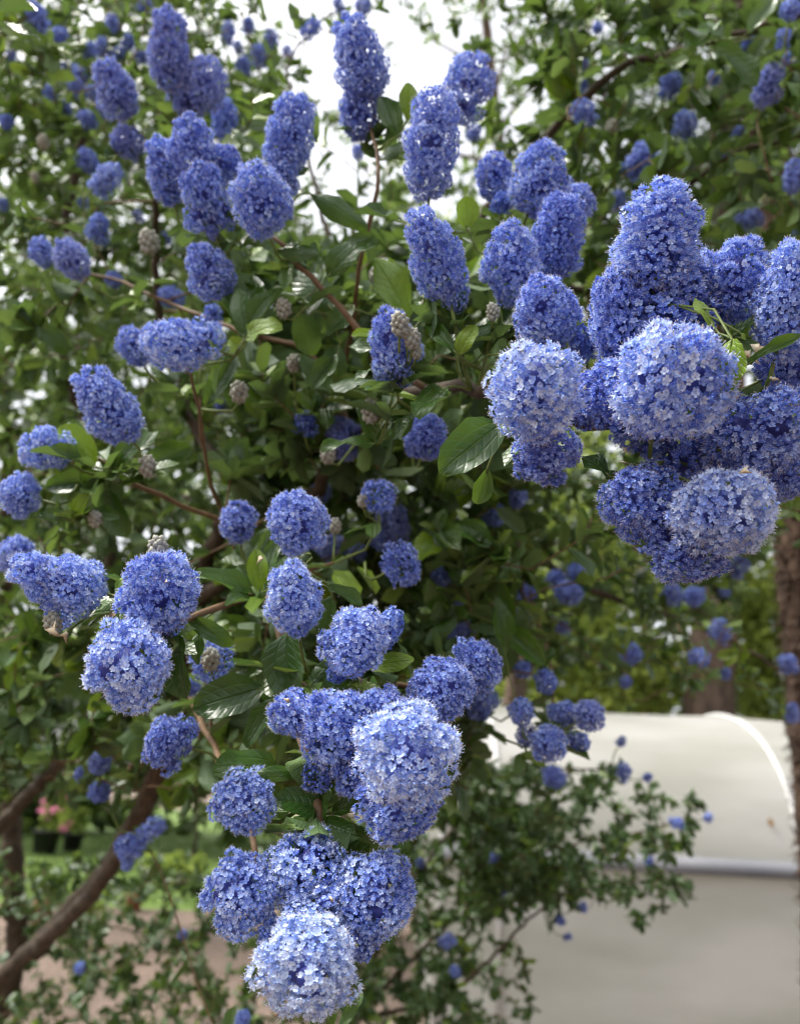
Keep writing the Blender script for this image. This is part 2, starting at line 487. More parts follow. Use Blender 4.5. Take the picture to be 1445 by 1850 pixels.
FLO_LO = [floret(50+i, False) for i in range(4)]
BUDLET = budlet()

SHAPES = {
    'ball': [(0, 0, 0, .5)],
    'egg': [(0, 0, -.12, .5), (0.02, 0, .17, .43)],
    'cone': [(0, 0, -.30, .5), (.02, 0, .06, .45), (0, 0, .42, .34)],
    'column': [(.02, 0, -.46, .47), (-.02, 0, 0, .5), (.02, 0, .46, .43)],
    'lobed': [(0, 0, .10, .44), (.27, .05, -.25, .31), (-.29, -.03, -.20, .29), (0, .1, -.35, .3)],
    'side': [(-.05, 0, .12, .44), (.30, 0, -.28, .28), (.0, 0, -.3, .33)],
    'sparse': [(0, 0, 0, .46), (.15, 0, -.3, .25)],
}
def make_cluster(shape, seed, detail, frad):
    r = np.random.default_rng(seed)
    lobes = np.array(SHAPES[shape], float)
    lobes[:, :3] += r.normal(0, 0.035, (len(lobes), 3))
    if shape in ('ball', 'egg'):
        for _ in range(2):
            e = unit(r.normal(0, 1, 3))
            lobes = np.vstack([lobes, [*(lobes[0, :3]*.5+e*r.uniform(.2, .27)), r.uniform(.27, .33)]])
    # small umbels spread over the lobes give the uneven, knobbly outline
    um = []
    for L in lobes:
        n = int(15*(L[3]/0.5)**2*2.0)
        for d in fib(n, 0.12):
            c = L[:3] + d*L[3]*0.78*r.uniform(0.86, 1.09)
            if all(np.linalg.norm(c-q[:3]) > q[3]*0.66 for q in lobes if q is not L):
                um.append((c, d, L[3]*r.uniform(0.24, 0.40)))
    C = np.array([u[0] for u in um]); N = np.array([u[1] for u in um]); Q = np.array([u[2] for u in um])
    cand, nor, shade = [], [], []
    for c, d, q in um:
        us = r.normal(0, 0.10)
        n = int(4*math.pi*q*q/(frad*frad*1.5))+6
        for e in fib(n, 0.15):
            if e @ d < -0.05: continue
            p = c + e*q*r.uniform(0.93, 1.1)
            dd = np.linalg.norm(C-p, axis=1)/Q
            if (dd < 0.80).sum() > 0: continue
            shade.append(us); cand.append(p); nor.append(unit(e*0.75+d*0.6))
    cand = np.array(cand); nor = np.array(nor)
    order = r.permutation(len(cand)); keep = []
    md = frad*(0.98 if detail else 1.0)
    if shape == 'sparse': md *= 1.25
    kp = np.zeros((0, 3))
    for i in order:
        if len(kp) == 0 or np.min(np.sum((kp-cand[i])**2, 1)) > md*md:
            kp = np.vstack([kp, cand[i]]); keep.append(i)
    pts, nn, shd = cand[keep], nor[keep], np.array(shade)[keep]
    # a second, deeper layer so that gaps show more flowers
    deep = r.random(len(pts)) < 0.8
    axis_pt = np.c_[np.zeros(len(pts)), np.zeros(len(pts)), pts[:, 2]*0.8]
    p2 = axis_pt[deep] + (pts[deep]-axis_pt[deep])*r.uniform(0.74, 0.86, (deep.sum(), 1))
    allp = np.concatenate([pts, p2]); alln = np.concatenate([nn, nn[deep]])
    allsh = np.r_[shd, shd[deep]]
    isdeep = np.r_[np.zeros(len(pts), bool), np.ones(len(p2), bool)]
    Vs, Ts, As, off = [], [], [], 0
    FL = FLO_HI if detail else FLO_LO
    pb = 0.45 if shape == 'sparse' else 0.11
    for p, n, dp, us in zip(allp, alln, isdeep, allsh):
        tp = BUDLET if (r.random() < pb) else FL[r.integers(len(FL))]
        n = unit(n + r.normal(0, 0.22, 3))
        a = unit(np.cross(n, [0.2, 0.9, 0.37])); b = np.cross(n, a)
        f = r.uniform(0, 6.28)
        x, y = math.cos(f)*a+math.sin(f)*b, -math.sin(f)*a+math.cos(f)*b
        s = frad*r.uniform(0.68, 1.15)*(0.85 if tp is BUDLET else 1)
        V, T, A = tp
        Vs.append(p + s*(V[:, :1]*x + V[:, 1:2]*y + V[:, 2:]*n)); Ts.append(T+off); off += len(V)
        tint = 0.5 + us + r.normal(0, 0.24) - (0.35 if dp else 0)  # deeper florets tinted darker: shade in the gaps put into the colour
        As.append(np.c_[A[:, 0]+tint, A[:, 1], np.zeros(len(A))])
    # inner mass of flower stalks
    core = fib(60)
    ico = []
    for L in lobes:
        V = L[:3] + core*L[3]*0.60
        lat, lon = 7, 10
        vv = [L[:3]+np.array([0, 0, L[3]*0.45])]
        for i in range(1, lat):
            for j in range(lon):
                th, ph = math.pi*i/lat, 2*math.pi*j/lon
                vv.append(L[:3]+L[3]*0.45*np.array([math.sin(th)*math.cos(ph), math.sin(th)*math.sin(ph), math.cos(th)]))
        vv.append(L[:3]-np.array([0, 0, L[3]*0.45]))
        tt = []
        for j in range(lon):
            tt.append((0, 1+j, 1+(j+1) % lon))
            tt.append((len(vv)-1, 1+(lat-2)*lon+(j+1) % lon, 1+(lat-2)*lon+j))
            for i in range(lat-2):
                a, b = 1+i*lon+j, 1+i*lon+(j+1) % lon
                tt += [(a, a+lon, b), (b, a+lon, b+lon)]
        ico.append((np.array(vv), np.array(tt)))
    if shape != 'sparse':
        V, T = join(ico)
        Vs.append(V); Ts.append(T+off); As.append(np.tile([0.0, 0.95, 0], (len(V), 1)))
    V = np.concatenate(Vs); T = np.concatenate(Ts); A = np.clip(np.concatenate(As), 0, 1)
    ext = max(np.ptp(pts[:, 0]), np.ptp(pts[:, 1])) + frad*1.2
    zlo, zhi = pts[:, 2].min()-frad*.6, pts[:, 2].max()+frad*.6
    V = (V - [0, 0, (zlo+zhi)/2])/ext
    return tri_mesh('flower_cluster', V, T, M['flower'], ('fl', A), smooth=False), (zhi-zlo)/ext
PROTO = {}
for sh, k in (('ball', 3), ('egg', 3), ('cone', 2), ('column', 2), ('lobed', 3), ('side', 2), ('sparse', 2)):
    PROTO[sh] = [make_cluster(sh, 100+17*i+len(sh), True, 0.050) for i in range(k)]
PROTO_M = {sh: [make_cluster(sh, 300+17*i, True, 0.075) for i in range(1)] for sh in ('ball', 'egg', 'cone', 'lobed', 'side', 'column', 'sparse')}
PROTO_L = {sh: [make_cluster(sh, 500+17*i, False, 0.095) for i in range(2)] for sh in ('ball', 'egg', 'lobed', 'side')}
PROTO_L['cone'] = PROTO_L['egg']; PROTO_L['column'] = PROTO_L['egg']; PROTO_L['sparse'] = PROTO_L['lobed']

# photo x, y, width, height (pixels), tip angle clockwise from up, depth (m), shape, paleness, tilt towards camera
A_CL = [
 # right-hand cluster group
 (1190, 425, 150, 180, 0, .455, 'cone', .62, 15), (1180, 545, 215, 200, 0, .485, 'egg', .42, 10), (1125, 575, 110, 170, -8, .475, 'egg', .40, 15),
 (1258, 535, 95, 150, 12, .480, 'egg', .42, 10), (1335, 505, 118, 145, 8, .470, 'egg', .50, 15), (1425, 545, 110, 200, 10, .445, 'column', .60, 10),
 (970, 706, 156, 168, -12, .420, 'egg', .80, 50), (985, 820, 118, 115, 165, .450, 'ball', .42, 20), (1062, 725, 95, 120, 90, .480, 'lobed', .38, 10),
 (1215, 690, 205, 215, -5, .415, 'ball', .70, 60), (1130, 725, 130, 160, -60, .465, 'lobed', .40, 20), (1375, 775, 150, 190, 60, .450, 'egg', .48, 30),
 (1425, 660, 95, 110, 60, .475, 'ball', .45, 20), (1155, 905, 130, 130, -150, .450, 'ball', .42, 40), (1310, 925, 172, 165, 160, .410, 'ball', .88, 60),
 (1235, 985, 150, 120, 180, .440, 'lobed', .42, 20), (1405, 850, 105, 110, 120, .470, 'egg', .42, 20), (1225, 810, 190, 130, 180, .490, 'lobed', .32, 20),
 (1050, 620, 55, 70, -20, .520, 'sparse', .35, 10),
 # upper middle
 (983, 562, 122, 135, -8, .520, 'egg', .46, 25), (926, 475, 112, 145, -12, .560, 'egg', .50, 25), (1008, 430, 98, 150, 8, .585, 'column', .46, 15),
 (975, 322, 112, 130, 18, .640, 'egg', .46, 20), (1042, 364, 70, 66, 30, .680, 'ball', .50, 20), (893, 318, 72, 84, 0, .680, 'egg', .46, 20),
 (905, 365, 40, 40, 0, .66, 'sparse', .40, 10),
 (782, 262, 102, 188, 4, .640, 'column', .50, 12), (782, 458, 104, 165, -24, .560, 'cone', .50, 18), (822, 535, 60, 40, 100, .57, 'sparse', .5, 10),
 (710, 626, 98, 142, -6, .560, 'egg', .46, 20), (842, 158, 100, 125, 38, .760, 'side', .48, 15), (650, 102, 98, 150, -22, .740, 'cone', .50, 12),
 (652, 195, 78, 105, 0, .760, 'egg', .46, 15), (522, 245, 92, 140, 14, .700, 'column', .50, 12), (512, 322, 62, 70, 0, .70, 'lobed', .48, 10),
 (470, 362, 108, 130, -14, .640, 'egg', .52, 25), (348, 262, 92, 108, -10, .700, 'egg', .52, 20), (376, 362, 92, 130, -10, .690, 'lobed', .48, 15),
 (300, 308, 68, 118, -10, .730, 'column', .48, 12), (402, 300, 70, 80, 40, .72, 'ball', .48, 12),
 (306, 88, 74, 135, 4, .860, 'column', .34, 12), (210, 160, 76, 105, -24, .880, 'cone', .36, 12), (362, 160, 84, 112, 18, .870, 'side', .32, 12),
 (330, 180, 60, 60, 0, .90, 'ball', .30, 10), (232, 256, 68, 58, 60, .900, 'egg', .34, 20), (405, 215, 48, 75, 0, 1.0, 'egg', .36, 10),
 # left
 (376, 490, 88, 104, -24, .680, 'egg', .46, 25), (330, 620, 100, 138, -82, .640, 'side', .60, 25), (243, 624, 64, 74, -20, .74, 'egg', .48, 15),
 (383, 570, 40, 46, 20, .74, 'sparse', .40, 10), (196, 732, 100, 150, -28, .640, 'cone', .52, 18), (82, 812, 90, 90, -55, .660, 'side', .56, 15),
 (38, 893, 86, 74, -70, .660, 'egg', .54, 20), (28, 1003, 78, 66, -75, .680, 'egg', .54, 20), (105, 1048, 112, 165, -68, .520, 'cone', .68, 20),
 (112, 1105, 70, 50, -100, .53, 'sparse', .5, 10), (290, 1068, 138, 145, 12, .490, 'ball', .58, 35), (275, 1130, 90, 60, 0, .51, 'lobed', .40, 20),
 (230, 1200, 160, 138, -100, .460, 'ball', .72, 55), (308, 1340, 104, 92, -60, .580, 'lobed', .40, 20), (382, 1200, 78, 78, -20, .600, 'sparse', .40, 30),
 # centre
 (535, 1078, 112, 138, 0, .520, 'egg', .66, 20), (534, 944, 108, 118, 0, .560, 'egg', .50, 25), (430, 941, 70, 78, 0, .66, 'egg', .44, 20),
 (643, 1158, 122, 130, 25, .500, 'egg', .56, 25), (702, 1135, 52, 82, 20, .53, 'egg', .48, 20), (610, 1215, 50, 40, 200, .51, 'sparse', .45, 10),
 (855, 1205, 112, 86, 70, .540, 'lobed', .50, 20), (795, 1245, 118, 122, 48, .510, 'egg', .44, 20),
 (532, 1290, 74, 90, -60, .480, 'ball', .55, 20), (610, 1318, 130, 150, -25, .470, 'ball', .50, 30), (692, 1290, 90, 90, 10, .475, 'ball', .52, 25),
 (728, 1355, 168, 170, 30, .415, 'ball', .86, 55), (715, 1440, 160, 115, 150, .440, 'lobed', .50, 25), (640, 1390, 80, 90, 200, .470, 'ball', .42, 20),
 (575, 1400, 55, 60, 200, .475, 'sparse', .35, 15), (440, 1450, 112, 108, -30, .470, 'ball', .62, 40),
 (434, 1614, 138, 136, -75, .440, 'ball', .60, 35), (560, 1568, 140, 130, 0, .450, 'ball', .64, 25), (680, 1608, 128, 136, 70, .440, 'ball', .58, 35),
 (558, 1742, 185, 172, 180, .405, 'ball', .92, 55), (640, 1680, 100, 100, 140, .435, 'ball', .50, 20), (560, 1650, 120, 90, 180, .43, 'lobed', .70, 30),
 (495, 1690, 60, 60, -120, .43, 'lobed', .62, 20),
 (725, 1020, 90, 76, 60, .66, 'sparse', .32, 20), (766, 788, 84, 84, 10, .66, 'egg', .22, 20), (684, 898, 68, 64, 0, .68, 'sparse', .32, 20),
 (551, 765, 50, 48, 0, .78, 'sparse', .32, 20), (622, 795, 84, 60, 70, .80, 'egg', .26, 10), (706, 948, 84, 60, 60, .90, 'side', .52, 10),
 (603, 992, 66, 58, -30, .92, 'side', .55, 10), (580, 890, 42, 46, 0, 1.0, 'ball', .48, 10), (648, 1000, 30, 36, 0, .95, 'egg', .5, 10),
 (690, 975, 50, 40, 20, .95, 'egg', .45, 10),
 (892, 930, 46, 46, 0, .95, 'ball', .40, 10), (932, 900, 42, 42, 0, .98, 'ball', .38, 10), (797, 1042, 42, 40, 0, .95, 'ball', .38, 10),
 (828, 1140, 58, 50, -30, 1.0, 'side', .42, 10), (830, 1090, 20, 26, 0, 1.05, 'egg', .4, 10), (866, 1275, 46, 56, 10, .95, 'egg', .42, 10), (935, 1112, 22, 26, 0, 1.3, 'egg', .4, 10),
 (940, 1288, 54, 58, -10, .80, 'ball', .44, 10), (990, 1343, 68, 68, 30, .76, 'ball', .48, 20), (1022, 1290, 50, 50, 10, .82, 'lobed', .46, 10),
 (1065, 1292, 62, 56, 50, .80, 'egg', .50, 15), (1045, 1342, 44, 44, 90, .84, 'lobed', .44, 10), (985, 1232, 44, 48, 0, .85, 'egg', .48, 10),
 (950, 1330, 46, 40, -90, .84, 'lobed', .36, 10), (945, 1210, 36, 32, 20, 1.1, 'egg', .4, 10), (885, 1265, 40, 40, 0, .95, 'ball', .4, 10),
 # right, farther off
 (1028, 1072, 52, 44, 20, 1.35, 'egg', .40, 10), (1003, 1048, 40, 40, 0, 1.4, 'ball', .36, 10), (1042, 1035, 36, 32, 20, 1.4, 'ball', .40, 10),
 (950, 1070, 48, 44, -20, 1.4, 'lobed', .30, 10), (1018, 1131, 30, 34, 0, 1.4, 'egg', .36, 10), (1140, 1183, 44, 46, 0, 1.35, 'ball', .42, 10),
 (1214, 1075, 38, 44, 0, 1.4, 'egg', .44, 10), (1254, 1078, 40, 40, 10, 1.4, 'ball', .42, 10), (1306, 1070, 28, 24, 0, 1.6, 'egg', .40, 10),
 (1335, 1020, 50, 30, 60, 1.6, 'side', .44, 10), (1262, 1190, 40, 34, -30, 1.5, 'egg', .46, 10), (1300, 1140, 50, 28, 50, 1.6, 'side', .46, 10),
 (1130, 1232, 24, 26, 0, 1.6, 'egg', .34, 10), (1425, 1200, 42, 38, 0, 1.5, 'side', .46, 10), (1432, 1288, 28, 40, 0, 1.5, 'lobed', .5, 10), (1310, 1218, 20, 24, 0, 1.6, 'egg', .4, 10),
 (1000, 1290, 36, 40, 0, .9, 'ball', .4, 10),
 # upper right, farther off
 (1053, 205, 48, 54, -8, 1.05, 'side', .42, 10), (1157, 288, 56, 78, 55, 1.05, 'side', .34, 10), (1236, 225, 50, 48, 30, 1.2, 'side', .50, 10),
 (1388, 152, 58, 76, 15, 1.0, 'egg', .36, 10), (1416, 70, 32, 36, 20, 1.0, 'side', .34, 10), (1428, 18, 44, 40, 0, .95, 'ball', .40, 10),
 (1436, 318, 42, 62, 5, 1.0, 'egg', .40, 10), (1118, 368, 44, 44, 0, 1.3, 'egg', .26, 10), (1335, 240, 26, 24, 0, 1.4, 'ball', .40, 10),
 (1210, 152, 44, 52, 20, 1.3, 'side', .26, 10), (1355, 395, 48, 34, 40, 1.3, 'side', .46, 10), (1440, 425, 28, 24, 0, 1.4, 'egg', .40, 10),
 (1052, 116, 24, 24, 0, 1.5, 'ball', .40, 10), (1350, 80, 38, 34, 30, 1.4, 'side', .36, 10), (1058, 155, 24, 28, 0, 1.5, 'egg', .3, 10),
 (856, 240, 32, 28, 0, 1.3, 'ball', .40, 10), (1310, 272, 26, 18, 0, 1.5, 'egg', .40, 10), (1080, 50, 22, 20, 0, 1.6, 'ball', .4, 10), (1290, 140, 24, 24, 0, 1.5, 'ball', .36, 10),
 (1425, 110, 28, 30, 0, 1.3, 'ball', .4, 10), (1010, 160, 22, 28, 0, 1.7, 'egg', .3, 10),
 # upper left, farther off
 (62, 28, 48, 50, 0, 1.2, 'side', .40, 10), (45, 8, 40, 40, 0, 1.3, 'egg', .4, 10), (72, 45, 34, 36, 40, 1.25, 'ball', .36, 10), (108, 68, 36, 34, 40, 1.4, 'egg', .34, 10),
 (203, 43, 26, 34, 0, 1.6, 'egg', .46, 10), (184, 84, 26, 38, 0, 1.6, 'egg', .48, 10), (232, 74, 28, 32, 20, 1.6, 'egg', .44, 10),
 (214, 96, 28, 24, -20, 1.6, 'ball', .42, 10), (164, 92, 28, 28, 0, 1.65, 'ball', .42, 10), (256, 102, 32, 24, 60, 1.6, 'side', .46, 10),
 (138, 158, 32, 36, -10, 1.5, 'egg', .50, 10), (166, 168, 26, 30, 0, 1.5, 'ball', .46, 10), (92, 166, 34, 24, 60, 1.6, 'side', .42, 10), (142, 136, 38, 22, 60, 1.6, 'side', .44, 10),
 (120, 194, 26, 24, 0, 1.55, 'ball', .44, 10), (158, 216, 36, 36, 0, 1.3, 'egg', .36, 10), (184, 204, 28, 30, 0, 1.4, 'ball', .36, 10),
 (12, 220, 28, 28, 0, 1.4, 'ball', .42, 10), (158, 290, 44, 40, 20, 1.2, 'egg', .40, 10), (190, 324, 50, 74, 62, 1.0, 'side', .62, 10),
 (178, 412, 44, 56, 10, 1.0, 'sparse', .50, 10), (77, 456, 46, 54, -20, .92, 'egg', .42, 10), (130, 466, 62, 78, -35, .86, 'egg', .46, 10),
 (250, 390, 25, 25, 0, 1.5, 'ball', .50, 10), (152, 368, 28, 24, 0, 1.6, 'egg', .44, 10), (207, 505, 34, 30, 0, 1.2, 'egg', .36, 10),
 (310, 537, 40, 50, -70, 1.1, 'egg', .32, 10), (5, 370, 20, 26, 0, 1.6, 'egg', .5, 10), (110, 120, 24, 24, 0, 1.8, 'ball', .38, 10),
 (562, 52, 36, 40, 30, 1.3, 'side', .32, 10), (650, 12, 22, 28, 0, 1.4, 'egg', .36, 10), (612, 8, 26, 26, 0, 1.4, 'side', .36, 10), (662, 10, 18, 26, 0, 1.6, 'egg', .36, 10),
 (412, 60, 28, 40, 0, 1.8, 'egg', .40, 10), (448, 45, 26, 30, 0, 1.8, 'egg', .40, 10), (470, 100, 36, 40, 10, 1.7, 'side', .38, 10), (440, 120, 30, 36, 0, 1.8, 'egg', .34, 10),
 (490, 70, 28, 40, 0, 1.9, 'egg', .4, 10), (430, 85, 24, 24, 0, 1.9, 'ball', .38, 10), (520, 95, 24, 30, 0, 1.9, 'egg', .36, 10),
 (646, 275, 24, 28, 0, 1.1, 'egg', .40, 10), (262, 10, 30, 24, 0, 1.6, 'egg', .40, 10), (20, 100, 22, 26, 0, 1.8, 'ball', .4, 10),
 # lower left
 (180, 1378, 44, 44, 10, .98, 'ball', .44, 10), (179, 1430, 40, 40, 180, 1.0, 'egg', .38, 10), (143, 1400, 18, 30, 0, 1.05, 'egg', .40, 10),
 (236, 1530, 48, 56, -60, 1.0, 'side', .46, 10), (274, 1500, 44, 58, 70, 1.0, 'side', .48, 10), (345, 1240, 36, 36, -20, .85, 'ball', .42, 10), (230, 1560, 26, 30, 180, 1.02, 'sparse', .40, 10),
 (438, 1842, 28, 36, 20, .9, 'egg', .44, 10), (400, 735, 24, 26, 0, 1.3, 'egg', .3, 10), (300, 430, 22, 22, 0, 1.5, 'ball', .4, 10), (495, 560, 20, 20, 0, 1.3, 'ball', .4, 10),
]
C_CL = [
 (1127, 1396, 36, 28, 50, 1.65, 'side', .42, 10), (1170, 1405, 18, 18, 60, 1.7, 'ball', .40, 10), (1122, 1340, 20, 22, 20, 1.6, 'egg', .44, 10),
 (1222, 1487, 28, 22, 60, 1.9, 'side', .46, 10), (1279, 1478, 20, 18, 60, 1.95, 'egg', .46, 10), (892, 1552, 30, 28, 0, 2.0, 'ball', .32, 10),
 (808, 1700, 34, 28, 30, 1.9, 'egg', .44, 10), (822, 1756, 22, 22, 0, 2.0, 'ball', .44, 10), (1012, 1664, 18, 18, 90, 2.0, 'ball', .38, 10),
 (1053, 1640, 20, 16, 60, 2.0, 'ball', .44, 10), (1025, 1694, 16, 16, 90, 2.0, 'ball', .40, 10), (910, 1616, 18, 22, 0, 2.1, 'egg', .34, 10),
 (1000, 1405, 46, 30, 0, 1.7, 'egg', .24, 10), (1172, 1556, 16, 16, 0, 2.1, 'egg', .4, 10), (145, 1750, 22, 24, 0, 1.9, 'egg', .42, 10),
 (330, 1690, 18, 20, 0, 2.0, 'egg', .34, 10), (760, 1560, 18, 20, 0, 2.1, 'egg', .36, 10), (720, 1660, 18, 20, 0, 2.1, 'ball', .36, 10),
]
CLU_ALL = A_CL + C_CL
CE = [(c[0], c[1], c[2]/2*0.88, c[3]/2*0.88, c[4], c[5]) for c in CLU_ALL]
# stretches of bare wood that stay in view between the leaves
for pl, wd in (([(975, 258, 1.33), (1060, 175, 1.31), (1118, 122, 1.29)], 13), ([(535, 475, .66), (585, 522, .66), (645, 592, .66)], 9), ([(680, 300, .72), (668, 400, .73), (655, 450, .74)], 8),
               ([(60, 1725, 1.55), (185, 1590, 1.5), (265, 1430, 1.42), (290, 1390, 1.38)], 24), ([(20, 1470, 1.87), (100, 1390, 1.83)], 16), ([(352, 700, .69), (372, 820, .74)], 8)):
    for (x0, y0, d0), (x1, y1, d1) in zip(pl[:-1], pl[1:]):
        n = int(math.hypot(x1-x0, y1-y0)/wd)+1
        CE += [(x0+(x1-x0)*k/n, y0+(y1-y0)*k/n, wd, wd, 0, d0+(d1-d0)*k/n) for k in range(n+1)]
CE = np.array(CE)
def hides_cluster(pts, margin=0.0):
    """would any of these points stand in front of a flower cluster?"""
    x, y, d = PIX(np.asarray(pts))
    x, y, d = np.atleast_1d(x), np.atleast_1d(y), np.atleast_1d(d)
    a = np.radians(CE[:, 4])
    dx, dy = x[:, None]-CE[None, :, 0], y[:, None]-CE[None, :, 1]
    along = dx*np.sin(a) - dy*np.cos(a)
    across = dx*np.cos(a) + dy*np.sin(a)
    w = CE[None, :, 2]; h = np.maximum(CE[None, :, 3], w*0.8)
    return bool((((across/w)**2 + (along/h)**2 < 1) & (d[:, None] < CE[None, :, 5]+margin)).any())

class Shrub:
    def __init__(s, root):
        s.root = root; s.nodes = np.zeros((0, 3)); s.rad = np.zeros(0); s.leaves = Leaves(); s.twigs = []
    def add_nodes(s, p, r):
        s.nodes = np.vstack([s.nodes, p]); s.rad = np.r_[s.rad, r]
    def limb(s, pts, w0, w1, step=0.02, mat='bark', k=9):
        """branch through pixel points (x, y, depth) or world points ('w', x, y, z); widths in metres"""
        q = [np.array(p[1:], float) if p[0] == 'w' else P(*p) for p in pts]
        c = catmull(q, step)
        c[1:-1] += rng.normal(0, min(w0, 0.02)*0.12, (len(c)-2, 3))
        t = np.linspace(0, 1, len(c))
        r = 0.5*(w0+(w1-w0)*t)
        V, T = tube(c, r, k, 0.06)
        world_child(link('branch', tri_mesh('branch', V, T, M[mat])), s.root)
        s.add_nodes(c, r)
        return c
    def attach(s, p, axis, r1, straight=0.0):
        """curved twig from the nearest older wood to p, arriving along axis"""
        p = np.asarray(p)
        v = s.nodes - p
        d = np.linalg.norm(v, axis=1)
        back = (v @ unit(axis))/np.maximum(d, 1e-6)        # should lie behind p
        cost = d*(1+0.35*(1+back)) + np.where(v @ CF < -0.01, d*0.6, 0) + np.where(d < 0.02, 0.1, 0)
        i = int(np.argmin(cost))
        q = s.nodes[i]; L = d[i]
        c1 = q + (p-q)*0.3 + np.array([0, 0, 0.05*L]) + rng.normal(0, 0.05*L, 3)
        c2 = p - unit(axis)*min(0.4*L, 0.10)
        n = int(np.clip(L/0.018, 4, 22))
        t = np.linspace(0, 1, n)[:, None]
        c = (1-t)**3*q + 3*(1-t)**2*t*c1 + 3*(1-t)*t*t*c2 + t**3*p
        r0 = min(s.rad[i]*0.7, r1*1.2+L*0.006)
        r = np.linspace(max(r0, r1), r1, n)
        s.add_nodes(c[1:], r[1:])
        return c, r

def add_cluster(sh, c):
    x, y, w, h, ang, d, shape, tone, tilt = c
    ctr = P(x, y, d)
    a, t = R(ang), R(tilt)
    ax = unit((math.sin(a)*CR + math.cos(a)*CU)*math.cos(t) - CF*math.sin(t))
    if d < 0.5: w, h = w*1.09, h*1.07
    if d > 1.0 and shape in ('ball', 'egg') and rng.random() < .6: shape = ('lobed', 'side')[int(rng.integers(2))]; h *= rng.uniform(.9, 1.2)
    wm = w*d/FPX; hm = h*d/FPX
    Lm = float(np.clip(math.sqrt(max(hm*hm-(wm*math.sin(t))**2, 0))/math.cos(t), 0.85*wm, 2.0*wm))
    lib = PROTO if w >= 84 else (PROTO_M if w >= 58 else PROTO_L)
    opts = lib[shape]
    me, Lr = opts[rng.integers(len(opts))]
    X = unit(math.cos(a)*CR - math.sin(a)*CU); X = unit(X - ax*(X @ ax)); Y = np.cross(ax, X)
    f = rng.uniform(0, 6.28) if shape in ('ball', 'egg', 'cone', 'column') else rng.uniform(-0.4, 0.4) + (math.pi if rng.random() < 0.3 else 0)
    X, Y = math.cos(f)*X+math.sin(f)*Y, -math.sin(f)*X+math.cos(f)*Y
    o = link('flower_cluster', me)
    s3 = (wm*1.04, wm*1.04, Lm/Lr*1.02)
    mw = Matrix.Identity(4)
    for i in range(3):
        mw[i][0], mw[i][1], mw[i][2], mw[i][3] = X[i]*s3[0], Y[i]*s3[1], ax[i]*s3[2], ctr[i]
    o.parent = sh.root
    o.matrix_parent_inverse = Matrix.Translation(-Vector(sh.root.location))
    o.matrix_basis = mw
    o.color = (float(np.clip(tone+(.04 if d < .7 else 0)+rng.normal(0, 0.04), 0, 1)), float(rng.uniform(0, 0.3) if d < .8 else rng.uniform(.7, 1.2)), 0, 1)
    # stalk: green near the flowers, brown further down
    base = ctr - ax*Lm*0.30
    neck = ctr - ax*(Lm*0.5 + rng.uniform(0.006, 0.014))
    if d > 0.5: neck = neck + CF*0.008
    c2, r2 = sh.attach(neck, ax + np.array([0, 0, 0.15]), 0.0011)
    stalk_pts = np.vstack([c2[-3:], base[None]])
    V, T = tube(stalk_pts, np.r_[np.full(len(stalk_pts)-1, 0.0013), 0.0010], 6)
    st = tri_mesh('stalk', V, T, M['stalk'])
    so = link('stalk', st, o)
    so.matrix_parent_inverse = (Matrix.Translation(Vector(sh.root.location)) @ o.matrix_parent_inverse @ mw).inverted()
    if len(c2) > 4:
        V, T = tube(c2[:-2], r2[:-2], 6, 0.05)
        world_child(link('twig', tri_mesh('twig', V, T, M['twig'])), sh.root)
    # whorl of leaves below the flowers
    nl = int(rng.integers(3, 7))
    ref = c2[max(0, len(c2)-3)]
    sh.leaves.spray(ref, ax, nl, min(0.045, 0.036 if d < 0.9 else 0.040), (50, 95))
    m = max(0, len(c2)-5)
    for j in range(1, m, 2):
        sh.leaves.spray(c2[j], unit(c2[j+1]-c2[j]), 1, 0.038, (40, 75))

BUDS = []
def bud_mesh(seed):
    r = np.random.default_rng(seed)
    parts = []
    for d in fib(34, 0.08):
        c = d*np.array([0.42, 0.42, 0.5])*0.8
        a = unit(np.cross(d, [0.3, 0.8, 0.5])); b = np.cross(d, a)
        s = 0.175*r.uniform(0.8, 1.15)
        vv = [c+d*s*1.1, c-d*s*0.8] + [c + s*(math.cos(f)*a+math.sin(f)*b) for f in np.arange(6)*math.pi/3]
        tt = [(0, 2+k, 2+(k+1) % 6) for k in range(6)] + [(1, 2+(k+1) % 6, 2+k) for k in range(6)]
        parts.append((np.array(vv), np.array(tt)))
    return tri_mesh('bud', *join(parts), M['bud'])
for k in range(3): BUDS.append(bud_mesh(k))
def add_bud(sh, x, y, w, d, mat=None, ang=0):
    ctr = P(x, y, d)
    ax = unit(math.sin(R(ang))*CR + math.cos(R(ang))*CU - CF*0.25)
    o = link('bud_cluster', BUDS[rng.integers(3)])
    s = w*d/FPX
    q = Vector(ax).to_track_quat('Z', 'Y')
    world_child(o, sh.root)
    o.matrix_basis = Matrix.LocRotScale(Vector(ctr), q, Vector((s, s, s*1.15)))
    neck = ctr - ax*s*0.45
    c2, r2 = sh.attach(neck, ax, 0.0009)
    V, T = tube(np.vstack([c2, ctr[None]]), np.r_[r2, 0.0008], 6)
    world_child(link('twig', tri_mesh('twig', V, T, M['stalk'])), sh.root)
    sh.leaves.spray(c2[-3], ax, 4, 0.032, (40, 85))

